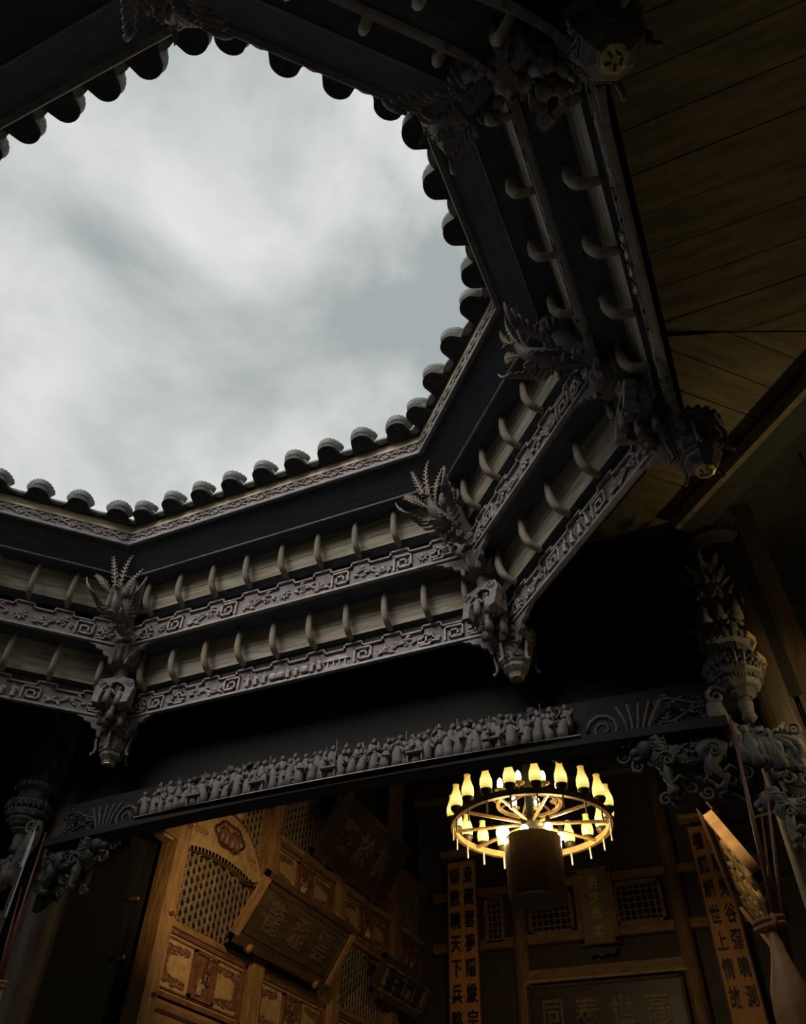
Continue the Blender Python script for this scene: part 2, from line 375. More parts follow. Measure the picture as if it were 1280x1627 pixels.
for k in range(8):
    mid, L, rz = SIDES[k]
    t = thing('tiled_eave', EAVE_LABEL[k], 'eave', (mid.x, mid.y, 5.79), rz, 'eave sections round the skywell')
    fb = M().mitre([(0, 5.79), (-.012, 5.825), (.0, 5.835), (.0, 5.945), (.06, 5.945), (.06, 5.79)], L).build('carved_fascia', 'carve', t)
    M().mitre([(-.012, 5.785), (-.018, 5.80), (-.018, 5.815), (.0, 5.82), (.0, 5.785)], L).build('edge_bead', 'rail', fb)
    M().mitre([(-.018, 5.945), (-.022, 5.97), (.0, 5.98), (-.012, 6.05), (.06, 6.05), (.06, 5.945)], L).build('eave_board', 'eaveboard', t)
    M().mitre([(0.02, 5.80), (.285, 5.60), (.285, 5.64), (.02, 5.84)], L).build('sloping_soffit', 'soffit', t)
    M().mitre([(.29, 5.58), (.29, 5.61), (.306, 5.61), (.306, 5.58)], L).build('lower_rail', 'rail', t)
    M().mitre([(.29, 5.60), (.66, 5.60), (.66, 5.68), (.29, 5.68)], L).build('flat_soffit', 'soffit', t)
    M().mitre([(-.02, 6.055), (2.6, 7.3), (2.6, 7.4), (-.02, 6.11)], L).build('roof_slope', 'tile', t)
    n = max(2, round(L / .395)); sp = L / n
    if k in (0, 1, 2, 3, 4, 5):
        for i in range(n + 1):
            x = -L / 2 + sp * (i if i else .12) if i < n else L / 2 - .05
            x = -L / 2 + sp * (i + .5)
            if i < n:
                o = inst('fan_tile', fan_me, t, (x, -.03, 6.075), (random.uniform(-.06, .06), 0, random.uniform(-.05, .05))); inst('rim', rim_me, o, (0, 0, 0)); ZB[o.name] = 0
        for i in range(n + 1):
            x = -L / 2 + sp * i
            inst('pan_tile', pan_me, t, (x * .985, -.02, 6.055), (0, random.uniform(-.04, .04), 0), (.8, 1.15, 1))
        ns = round((L - .06) / .3); s_ = (L - .06) / ns
        for i in range(ns):
            inst('scroll_relief', scroll_me, fb, (-(L - .06) / 2 + s_ * (i + .5), -.004, 5.885), (0, 0, 0), (s_ / .3, 1, 1))

# ------------------------------------------------------------------ bracket friezes (two tiers a side)
hk = M()
hp = [(0, .018, .07), (0, .008, -.03), (0, .006, -.12), (0, .014, -.205), (0, .05, -.275), (0, .11, -.31), (0, .175, -.325)]
hr = [.020, .031, .035, .038, .038, .035, .028]
from mathutils import geometry
def smooth_path(P, R_, K=4):
    out = []; ro = []
    for i in range(len(P) - 1):
        p0, p1, p2, p3 = (Vector(P[max(i - 1, 0)]), Vector(P[i]), Vector(P[i + 1]), Vector(P[min(i + 2, len(P) - 1)]))
        for j in range(K):
            u = j / K
            q = .5 * ((2 * p1) + (-p0 + p2) * u + (2 * p0 - 5 * p1 + 4 * p2 - p3) * u * u + (-p0 + 3 * p1 - 3 * p2 + p3) * u ** 3)
            out.append(q); ro.append(R_[i] * (1 - u) + R_[i + 1] * u)
    return out + [Vector(P[-1])], ro + [R_[-1]]
hp, hr = smooth_path(hp, hr, 3)
hk.tube(hp, hr, 8, .9)
hook_me = hk.mesh('hook_bracket', 'hook', True)

def meander(m, x, z, wd, h, flip, y0, y1):
    P = [(0, 0), (0, 1), (1, 1), (1, .12), (.28, .12), (.28, .68), (.72, .68), (.72, .4)]
    if flip: P = [(1 - a, b) for a, b in P]
    m.strip([(x + a * wd, z + b * h) for a, b in P], .017, y0, y1)
def keyline(m, x, z, wd, h, flip, y0, y1):
    P = [[(0, .2), (.35, .2), (.35, .75), (.7, .75), (.7, .4), (1, .4)], [(.1, .0), (.6, .0), (.6, .2), (.95, .2)], [(0, .55), (.2, .55), (.2, .9), (.45, .9)]]
    for q in P:
        if flip: q = [(1 - a, b) for a, b in q]
        m.strip([(x + a * wd, z + b * h) for a, b in q], .016, y0, y1)
def vine(m, x, z, wd, h, seed, y):
    rd = random.Random(seed); K = 14
    f = rd.choice((-1, 1))
    pts = [(x + wd * i / K, y, z + h * .5 + f * h * .28 * S(2 * PI * i / K * 1.0)) for i in range(K + 1)]
    m.tube(pts, [.010 + .006 * S(PI * i / K) for i in range(K + 1)], 5)
    for i in range(1, K, 2):
        p = pts[i]; sg = 1 if (i // 2) % 2 else -1
        m.ell((p[0] + rd.uniform(-.01, .01), y - .004, p[2] + sg * h * .2), (.035, .014, .016), Matrix.Rotation(rd.uniform(-1, 1), 3, 'Y'), 6, 4)
    m.spiral((x + wd * .27, z + h * .5 - f * h * .08), h * .2, 1.1, .010, y, rd.uniform(0, 6), 1)
    m.spiral((x + wd * .73, z + h * .5 + f * h * .08), h * .2, 1.1, .010, y, rd.uniform(0, 6), -1)
def flower(m, x, z, r, y):
    for i in range(8):
        a = 2 * PI * i / 8
        m.ell((x + r * .6 * C(a), y, z + r * .6 * S(a)), (r * .42, .014, r * .2), Matrix.Rotation(-a, 3, 'Y'), 6, 4)
    m.ell((x, y - .01, z), (r * .28, .018, r * .28), None, 6, 4)
def little_folk(m, x, z, h, rd, y):
    lean = rd.uniform(-.12, .12)
    m.tube([(x, y, z), (x + lean * h * .3, y - .006, z + h * .45), (x + lean * h, y - .004, z + h * .78)], [h * .20, h * .17, h * .10], 6)
    m.ell((x + lean * h * 1.1, y - .012, z + h * .90), (h * .105, h * .105, h * .12), None, 6, 4)
    for sg in (-1, 1):
        m.tube([(x + lean * h + sg * h * .12, y - .01, z + h * .7), (x + sg * h * .28, y - .022, z + h * rd.uniform(.4, .6)), (x + sg * h * rd.uniform(.1, .42), y - .03, z + h * rd.uniform(.35, .8))], [h * .065, h * .055, h * .04], 5)
def pavilion(m, x, z, wd, h, y):
    m.strip([(x, z + h * .05), (x + wd, z + h * .05)], .02, y - .02, y + .01)
    for i in range(4): m.box((x + wd * (.12 + .25 * i), y - .008, z + h * .3), (.014, .02, h * .5))
    m.xz([(x - .02, z + h * .55), (x + wd + .02, z + h * .55), (x + wd * .8, z + h * .8), (x + wd * .5, z + h * .95), (x + wd * .2, z + h * .8)], y - .025, y + .01)
def frieze(k, tier, label):
    mid, L, rz = SIDES[k]
    if tier == 1: tf0, tf1, zt, zb, tu, zu, tcv, c1, c0 = .525, .59, 5.60, 5.285, .65, 5.235, .64, 5.175, 4.885
    else: tf0, tf1, zt, zb, tu, zu, tcv, c1, c0 = .905, .985, 4.93, 4.565, 1.05, 4.545, 1.055, 4.505, 4.24
    t = thing('bracket_frieze', label, 'frieze', (mid.x, mid.y, c0), rz, 'bracket friezes under the eaves')
    zm = zb + (zt - zb) * .42; tm = tf1 + (tf0 - tf1) * .42
    for a, b, ta, tb in ((zm + .004, zt, tm, tf0), (zb, zm, tf1 + .004, tm + .004)):
        M().mitre([(ta, a), (tb, b), (tb + .05, b), (ta + .05, a)], L).build('board', 'board', t)
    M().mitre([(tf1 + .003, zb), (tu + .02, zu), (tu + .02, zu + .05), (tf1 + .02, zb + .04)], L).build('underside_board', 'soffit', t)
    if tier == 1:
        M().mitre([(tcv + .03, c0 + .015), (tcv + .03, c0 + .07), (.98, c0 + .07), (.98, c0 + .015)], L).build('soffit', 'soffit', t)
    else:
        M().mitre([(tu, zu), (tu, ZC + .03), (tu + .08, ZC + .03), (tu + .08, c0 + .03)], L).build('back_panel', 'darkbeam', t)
    hl = L / 2 + .41421 * (tf0 - .1); n = max(3, int((2 * hl) / .405)); sp = 2 * hl / n
    xs = [-hl + sp * (i + .5) for i in range(n)]
    if tier == 2: xs = [-hl + sp * .1] + [x + sp * .02 for x in xs] if False else xs
    for x in xs:
        inst('hook_bracket', hook_me, t, (x, tf0 - .085, zt - .05), (random.uniform(-.03, .03), 0, random.uniform(-.05, .05)), (1, 1, 1.0 if tier == 1 else 1.08))
    # carved board with a stepped top edge
    HL = L / 2 + .41421 * tcv
    lo = c1 - .05; top = []
    for x in xs:
        top += [(x - .10, lo), (x - .10, c1), (x + .10, c1), (x + .10, lo)]
    top = [(max(-HL, min(HL, a)), b) for a, b in top]
    outline = [(-HL, c0), (HL, c0), (HL, lo)] + top[::-1] + [(-HL, lo)]
    cb = M().xz(outline, tcv, tcv + .035).build('carved_board', 'carve', t)
    y0, y1 = tcv - .03, tcv + .002
    M().strip([(-HL + .03, lo - .0)] + top + [(HL - .03, lo)], .016, y0, y1).build('stepped_border', 'relief', cb)
    M().box((0, tcv - .002, c0 + .011), (2 * HL - .02, .034, .024)).build('bottom_edge', 'rail', cb)
    # reliefs, laid out symmetrically
    zr = c0 + .045; hr_ = lo - c0 - .07; rd = random.Random(k * 10 + tier); W2 = HL - .16
    x = .0; yv = tcv - .014
    def add(nm, fn):
        m = M(); fn(m); m.build(nm, 'relief', cb)
    seq = []
    cw = .0
    if L > 3:
        if tier == 2:
            cw = 1.25
            m = M(); xx = -cw / 2 + .05
            while xx < cw / 2 - .34:
                if rd.random() < .25: m.ell((xx, yv - .01, zr + hr_ * .3), (.055, .025, hr_ * .3), None, 6, 4)
                else: little_folk(m, xx, zr - .01, hr_ * rd.uniform(.8, 1.0), rd, yv - .008)
                xx += rd.uniform(.075, .11)
            m.build('figure_relief', 'relief', cb)
            add('pavilion_relief', lambda m: pavilion(m, cw / 2 - .3, zr - .02, .26, hr_ * 1.05, tcv))
        else:
            cw = .16; add('flower_relief', lambda m: flower(m, 0, zr + hr_ / 2, .07, yv))
    else:
        cw = .45
        if tier == 2:
            m = M()
            for j in range(4): little_folk(m, -.18 + .12 * j, zr - .01, hr_ * .95, rd, yv - .008)
            m.build('figure_relief', 'relief', cb)
        else: add('flower_relief', lambda m: flower(m, 0, zr + hr_ / 2, .075, yv)); cw = .2
    pos = cw / 2 + .03; i = 0
    order = ['v', 'm', 'v', 'm', 'f', 'k'] if tier == 1 else ['m', 'v', 'k', 'm', 'v', 'k']
    while pos < W2 - .08:
        typ = order[i % len(order)]
        wd = {'v': .42, 'm': .21, 'f': .13, 'k': .24}[typ]
        if pos + wd > W2 + .05: typ, wd = 'k', max(.1, W2 - pos)
        for sg in (-1, 1):
            xa = pos if sg > 0 else -pos - wd
            if typ == 'v': add('vine_relief', lambda m: vine(m, xa, zr, wd, hr_, rd.random(), yv))
            elif typ == 'm': add('meander_fret', lambda m: meander(m, xa, zr, wd * .85, hr_ * .95, sg < 0, y0, y1))
            elif typ == 'f': add('flower_relief', lambda m: flower(m, xa + wd / 2, zr + hr_ / 2, .06, yv))
            else: add('key_fret', lambda m: keyline(m, xa, zr, wd * .9, hr_ * .9, sg < 0, y0, y1))
        pos += wd + .03; i += 1
SN = {0: 'on the left diagonal side, cut by the left edge of the picture', 1: 'on the long side above the hall', 2: 'on the short diagonal side right of the hall side', 3: 'on the steep right-hand side', 4: 'on the near side at the top right corner'}
for k in range(5):
    frieze(k, 1, 'upper hooked-bracket frieze ' + SN[k]); frieze(k, 2, 'lower hooked-bracket frieze ' + SN[k])

# ------------------------------------------------------------------ corner pendant posts with phoenix, gourd capital, niche and basket
def leaf_plume(m, base, tip, bend, wd, n=9):
    base, tip, bend = Vector(base), Vector(tip), Vector(bend)
    P = [base * (1 - u) ** 2 + bend * 2 * u * (1 - u) + tip * u * u for u in [i / n for i in range(n + 1)]]
    m.tube(P, [.014 * (1 - .7 * i / n) for i in range(n + 1)], 5)
    for i in range(2, n + 1):
        d = (P[i] - P[i - 1]).normalized(); sd = d.cross(Vector((0, 1, .2))).normalized()
        ln = wd * (1 - .55 * abs(i / n - .45) / .55)
        for sg in (-1, 1):
            q = P[i]; e_ = q + (sd * sg * .85 + d * .6) * ln; mid_ = (q + e_) / 2 + d * ln * .1
            nrm = d.cross(sd) * .006; wv = d * ln * .22
            m.add([q - wv + nrm, mid_ + wv + nrm, e_ + nrm, mid_ - wv + nrm, q - wv - nrm, mid_ + wv - nrm, e_ - nrm, mid_ - wv - nrm],
                  [(0, 1, 2, 3), (7, 6, 5, 4), (0, 4, 5, 1), (1, 5, 6, 2), (2, 6, 7, 3), (3, 7, 4, 0)])
def pumpkin(c, R_, h, n=84, ribs=14):
    m = M()
    m.lathe([(R_ * .5, -h * .5), (R_ * .8, -h * .42), (R_ * .98, -h * .2), (R_, 0), (R_ * .95, h * .22), (R_ * .78, h * .42), (R_ * .6, h * .5)], n, c, .24, ribs)
    return m
def make_post():
    t = thing('pendant_post', '', 'post', (0, 0, 3.75))
    q = 1.0824
    # core timber, stepping outward downwards
    P, R_ = smooth_path([(0, .36 * q, 5.75), (0, .40 * q, 5.45), (0, .52 * q, 5.2), (0, .74 * q, 5.0), (0, .80 * q, 4.6), (0, .95 * q, 4.3), (0, 1.12 * q, 4.12)], [.085, .085, .075, .085, .07, .07, .10], 3)
    M().tube(P, R_, 10).build('core_post', 'carve', t, True)
    M().lathe([(.05, 0), (.115, .02), (.115, .055), (.10, .06)], 20, (0, .41 * q, 5.54)).lathe([(.09, 0), (.12, .012), (.12, .03), (.10, .045)], 20, (0, .41 * q, 5.595)).build('collar', 'carve', t)
    pumpkin((0, .41 * q, 5.44), .135, .19).build('upper_gourd_capital', 'carve', t, True)
    # phoenix
    b = M()
    BP, BR = smooth_path([(0, .55 * q, 5.0), (0, .42 * q, 5.03), (0, .28 * q, 5.07), (0, .18 * q, 5.12), (0, .13 * q, 5.19), (0, .10 * q, 5.245)], [.045, .07, .078, .056, .034, .028], 4)
    b.tube(BP, BR, 10)
    b.ell((0, .085 * q, 5.25), (.033, .042, .032))
    b.tube([(0, .06 * q, 5.245), (0, .02 * q, 5.225), (0, -.005 * q, 5.19)], [.02, .014, .004], 6)
    for i in range(3): b.tube([(0, .09 * q, 5.28), (0, .07 * q + .015 * i, 5.33 + .012 * i)], [.012, .004], 5)
    for i in range(26):
        a = random.uniform(-1.5, 1.5); b.ell((.075 * S(a), (.28 + random.uniform(-.12, .2)) * q, 5.05 - .055 * C(a)), (.022, .034, .014), Matrix.Rotation(a, 3, 'Y'), 6, 4)
    bird = b.build('phoenix', 'carve', t, True)
    for sg in (-1, 1):
        m = M()
        for i in range(7):
            u = i / 6
            base = Vector((sg * (.08 + .02 * i), (.36 - .045 * i) * q, 5.08 + .012 * i))
            tip = Vector((sg * (.20 + .13 * u), (.30 - .30 * u) * q, 5.06 + .27 * u))
            bend = (base + tip) / 2 + Vector((sg * .05, -.03, -.05))
            PP = [base * (1 - s_) ** 2 + bend * 2 * s_ * (1 - s_) + tip * s_ * s_ for s_ in (0, .3, .6, .85, 1)]
            m.tube(PP, [.016, .022, .022, .016, .004], 6, .5)
        m.build('wing', 'carve', bird, True)
    for tip, bd, wd in (((-.13, .02 * q, 5.62), (-.03, .0, 5.36), .055), ((.05, .06 * q, 5.68), (.02, .0, 5.40), .05), ((-.27, .06 * q, 5.40), (-.12, .02, 5.28), .055), ((.19, .12 * q, 5.54), (.09, .08, 5.30), .045)):
        m = M(); leaf_plume(m, (tip[0] * .15, .18 * q, 5.16), tip, bd, wd, 11); m.build('plume', 'hook', bird)
    # feet clouds under the bird
    m = M()
    for sg in (-1, 1):
        for i in range(3):
            M().spiral((sg * (.05 + .05 * i), 4.97 - .03 * i), .045, 1.3, .014, (.34 + .06 * i) * q, 1 + i, sg).build('cloud_scroll', 'carve', t, True)
    for i in range(10): m.ell((random.uniform(-.13, .13), random.uniform(.36, .56) * q, random.uniform(4.96, 5.05)), (random.uniform(.02, .04), .035, random.uniform(.02, .035)), None, 6, 4)
    m.build('cloud_carving', 'carve', t, True)['kind'] = 'stuff'
    # middle gourd capital
    m = M().lathe([(.12, 0), (.165, .012), (.165, .05), (.13, .06)], 24, (0, .75 * q, 4.94))
    for i in range(22):
        a = 2 * PI * i / 22; m.ell((.168 * C(a), .75 * q + .168 * S(a), 4.965), .024, None, 6, 4)
    m.build('beaded_collar', 'carve', t, True)
    pumpkin((0, .75 * q, 4.82), .195, .25).build('lower_gourd_capital', 'carve', t, True)
    # niche: pointed scroll-edged canopy board with hollow and figures
    R1 = Matrix.Rotation(-.18, 3, 'X')
    m = M(); yc, zc = .75 * q, 4.43
    out = [(-.19, -.18), (-.21, .02), (-.17, .12), (-.07, .15), (0, .20), (.07, .15), (.17, .12), (.21, .02), (.19, -.18), (.12, -.2), (.12, .0), (.06, .06), (0, .09), (-.06, .06), (-.12, 0), (-.12, -.2)]
    n = len(out)
    vs = [R1 @ Vector((x, -.03, z)) + Vector((0, yc, zc)) for x, z in out] + [R1 @ Vector((x, .05, z)) + Vector((0, yc, zc)) for x, z in out]
    fs = [(i, (i + 1) % n, n + (i + 1) % n, n + i) for i in range(n)]
    for o_ in (0, n):
        for i, j in ((0, 15), (1, 14), (2, 13), (3, 13), (4, 12), (5, 11), (6, 11), (7, 10), (8, 9)): pass
        for a, b_, c, d in ((0, 1, 14, 15), (1, 2, 13, 14), (2, 3, 12, 13), (3, 4, 12, 12), (4, 5, 12, 12), (5, 6, 11, 12), (6, 7, 10, 11), (7, 8, 9, 10)):
            f_ = (a + o_, b_ + o_, c + o_) if c == d else (a + o_, b_ + o_, c + o_, d + o_)
            fs.append(f_)
    m.add(vs, fs)
    m.spiral((-.15, zc + .06), .04, 1.4, .010, yc - .045, 0, 1); m.spiral((.15, zc + .06), .04, 1.4, .010, yc - .045, PI, -1)
    m.spiral((-.155, zc - .09), .035, 1.3, .009, yc - .02, 0, -1); m.spiral((.155, zc - .09), .035, 1.3, .009, yc - .02, PI, 1)
    m.box((-.16, yc + .07, zc - .06), (.05, .10, .24)).box((.16, yc + .07, zc - .06), (.05, .10, .24)).box((0, yc + .12, zc - .04), (.34, .03, .26))
    m.build('canopy_niche', 'carve', t)
    rd = random.Random(5)
    for x, y, z, h in ((-.06, .75, 4.27, .22), (.06, .76, 4.25, .21), (0.0, .82, 4.12, .22), (.10, .90, 4.08, .2), (-.11, .89, 4.10, .2), (.03, .95, 4.06, .2)):
        m = M(); little_folk(m, x, z, h, rd, y * q); m.build('figure', 'carve', t, True)
    m = M()
    for i in range(16): m.ell((random.uniform(-.13, .13), random.uniform(.86, 1.02) * q, random.uniform(4.12, 4.42)), (random.uniform(.025, .05), .045, random.uniform(.025, .06)), None, 6, 4)
    m.build('rockwork', 'carve', t, True)['kind'] = 'stuff'
    # flower-basket pendant
    bc = (0, 1.13 * q, 0)
    m = M().lathe([(.10, 4.23), (.19, 4.20), (.205, 4.15), (.18, 4.13), (.195, 4.10), (.175, 4.08)], 24, bc)
    m.build('basket_rim', 'carve', t)
    m = M()
    for i in range(20):
        a = 2 * PI * i / 20; m.box((.195 * C(a), bc[1] + .195 * S(a), 4.175), (.03, .026, .05), Matrix.Rotation(a, 3, 'Z'))
    m.build('dentil_ring', 'carve', t)
    M().lathe([(.165, 4.085), (.175, 4.06), (.135, 3.90), (.115, 3.88), (.12, 3.85), (.075, 3.80), (.07, 3.775)], 8, bc, a0=PI / 8).build('basket_body', 'carve', t)
    for i in range(8):
        a = 2 * PI * i / 8; m = M()
        Rz = Matrix.Rotation(a + PI / 2, 3, 'Z') @ Matrix.Rotation(-.24, 3, 'X')
        cc = Vector((.146 * C(a), bc[1] + .146 * S(a), 3.985)); ca_ = Vector((C(a), S(a), -.25)).normalized() * .006
        for u0, u1 in (((-.04, -.05), (.04, .05)), ((.04, -.05), (-.04, .05)), ((-.05, .06), (.05, .06)), ((-.04, -.06), (.04, -.06)), ((0, -.05), (-.045, 0)), ((0, .05), (.045, 0))):
            A = cc + ca_ + Vector((-S(a) * u0[0], C(a) * u0[0], 0)) + Vector((.25 * C(a), .25 * S(a), 1)) * u0[1]
            B_ = cc + ca_ + Vector((-S(a) * u1[0], C(a) * u1[0], 0)) + Vector((.25 * C(a), .25 * S(a), 1)) * u1[1]
            m.tube([A, B_], .006, 4)
        m.build('basket_trellis', 'carve', t)
    for i in range(5):
        a = -PI / 2 + 2 * PI * i / 5; m = M()
        PP, RR = smooth_path([(r_ * C(a), bc[1] + r_ * S(a), z_) for r_, z_ in ((.18, 4.09), (.195, 4.02), (.178, 3.94), (.18, 3.89), (.21, 3.85))], [.012, .016, .017, .017, .008], 3)
        m.tube(PP, RR, 6); m.ell((.205 * C(a), bc[1] + .205 * S(a), 3.858), .019, None, 6, 4)
        m.build('claw_foot', 'carve', t, True)
    md = M().lathe([(.066, 3.776), (.066, 3.765), (.05, 3.76)], 8, bc, a0=PI / 8).build('gilt_medallion', 'gold', t, False, 'gilt octagonal medallion')
    m = M()
    for i in range(5): m.box((.03 * C(i * 2.5), bc[1] + .03 * S(i * 2.5), 3.757), (.03, .012, .006), Matrix.Rotation(i, 3, 'Z'))
    m.build('medallion_character', 'iron', md)
    # leaf brackets tucked under the carved boards at both sides
    for tt, zz, sz in ((.66, 4.885, .30), (1.07, 4.24, .30)):
        for sg in (-1, 1):
            m = M(); prof = [(0, 0), (1, 0), (.93, -.13), (.72, -.18), (.66, -.32), (.42, -.38), (.36, -.6), (.16, -.68), (.1, -1), (0, -1)]
            m.xz([(x * sz, z * sz * .75) for x, z in prof], -.02, .02)
            me = m.mesh('leaf_bracket', 'carve')
            dv = Vector((sg * .924, -.383)); o = bpy.data.objects.new('leaf_bracket', me); COL.objects.link(o); o.parent = t
            o.location = (dv.x * (.08 if zz > 4.5 else .15), tt * q + dv.y * (.08 if zz > 4.5 else .15), zz - 3.75 + .005); o.rotation_euler = (0, 0, math.atan2(dv.y, dv.x))
    return t
proto = make_post()
PL = {1: 'carved pendant post at the left corner, plumes almost vertical, above the dark left column', 2: 'carved pendant post at the corner above the chandelier', 3: 'carved pendant post at the right corner with a gilt medallion under it',
      4: 'carved pendant post at the top right corner seen from below', 5: 'carved pendant post at the top edge, only plume tips showing'}
for i, k in enumerate((1, 2, 3, 4, 5)):
    o = proto if i == 0 else copy_tree(proto)
    o.location = (CA[k][0], CA[k][1], 3.75 + Z); o.rotation_euler = (0, 0, -(k - 1.5) * PI / 4)
    o['label'] = PL[k]; o['group'] = 'pendant posts at the skywell corners'

# ------------------------------------------------------------------ hall front: carved beam, columns, brackets
YB = 5.9; XC = -3.25
bt = thing('carved_beam', 'long arched hall beam crowded with carved figures above the chandelier', 'beam', (XC, YB, 3.05))
def arch(x): return .10 * (1 - (x / 3.4) ** 2)
def beam_poly(z0, z1, hw, n=24):
    xs = [-hw + 2 * hw * i / n for i in range(n + 1)]
    return [(x, z0 + arch(x)) for x in xs] + [(x, z1 + arch(x) * .6) for x in xs[::-1]]
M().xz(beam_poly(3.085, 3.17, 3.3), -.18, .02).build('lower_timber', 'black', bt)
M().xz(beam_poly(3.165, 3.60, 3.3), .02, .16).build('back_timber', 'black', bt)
M().xz(beam_poly(3.155, 3.185, 2.2), -.20, -.02).build('ledge', 'rail', bt)
rd = random.Random(11); variants = []
for i in range(8):
    m = M(); h = 1
    m.tube([(0, 0, 0), (.02, 0, .25), (rd.uniform(-.06, .06), -.02, .55), (rd.uniform(-.1, .1), -.03, .80)], [.20, .19, .19, .10], 8)
    hx = m.v[-1][0]; hx = rd.uniform(-.08, .08)
    m.ell((hx, -.05, .92), (.10, .10, .12), None, 8, 5)
    if i % 2: m.ell((hx, -.03, 1.03), (.075, .08, .05), None, 6, 4)
    for sg in (-1, 1):
        m.tube([(hx + sg * .12, -.03, .74), (sg * rd.uniform(.22, .3), -.10, rd.uniform(.45, .62)), (sg * rd.uniform(.02, .4), -.2, rd.uniform(.42, .85))], [.075, .07, .05], 6)
    if i % 3 == 0: m.tube([(.3, -.12, .0), (.32, -.14, 1.15)], .02, 5)
    if i == 5: m.box((.3, -.1, .25), (.4, .2, .06)); m.box((.15, -.1, .12), (.04, .1, .24)); m.box((.45, -.1, .12), (.04, .1, .24))
    variants.append(m.mesh('figure', 'figwood', True))
x = -2.15
while x < 2.12:
    s_ = rd.uniform(.23, .275)
    inst('figure', rd.choice(variants), bt, (x, -.115 + rd.uniform(-.02, .02), 3.185 + arch(x) * .9), (0, rd.uniform(-.16, .16), rd.uniform(-.7, .7)), (s_ * rd.choice((-1, 1)), s_, s_ * rd.uniform(.72, 1.1)))
    x += rd.uniform(.085, .125)
x = -2.1
while x < 2.1:
    s_ = rd.uniform(.21, .25)
    inst('figure', rd.choice(variants), bt, (x, -.03, 3.31 + arch(x) * .8), (0, 0, rd.uniform(-.5, .5)), (s_, s_, s_))
    x += rd.uniform(.10, .15)
tb = M(); tb.box((0, 0, .42), (.8, .5, .08)).box((-.33, 0, .2), (.07, .3, .4)).box((.33, 0, .2), (.07, .3, .4)).box((0, 0, .3), (.6, .05, .1)); tme = tb.mesh('table', 'figwood')
for x in (-1.55, -.85, -.1, .75, 1.45): inst('table', tme, bt, (x, -.15, 3.185 + arch(x) * .9), (0, 0, 0), (.2, .2, .2))
bk = M()
for i in range(90):
    x = rd.uniform(-2.15, 2.15); bk.ell((x, .01, rd.uniform(3.42, 3.60) + arch(x) * .6), (rd.uniform(.03, .06), .03, rd.uniform(.02, .04)), Matrix.Rotation(rd.uniform(-1, 1), 3, 'Y'), 6, 4)
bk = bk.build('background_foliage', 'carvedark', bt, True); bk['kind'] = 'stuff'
for sg in (-1, 1):
    m = M()
    m.spiral((sg * 2.38, 3.26), .14, 1.8, .022, -.12, PI if sg > 0 else 0, -sg)
    for i in range(5):
        P = [(sg * (2.5 + .05 * i), -.10, 3.10), (sg * (2.56 + .045 * i), -.12, 3.25), (sg * (2.5 + .09 * i), -.10, 3.45)]
        m.tube(smooth_path(P, [.016, .02, .012], 4)[0], .015, 5)
    for j_ in range(3): vine(m, 2.76 if sg > 0 else -3.26, 3.10 + .12 * j_, .5, .15, 5 * j_ + sg, -.07)
    m.build('end_scroll', 'carvedark', bt, True)

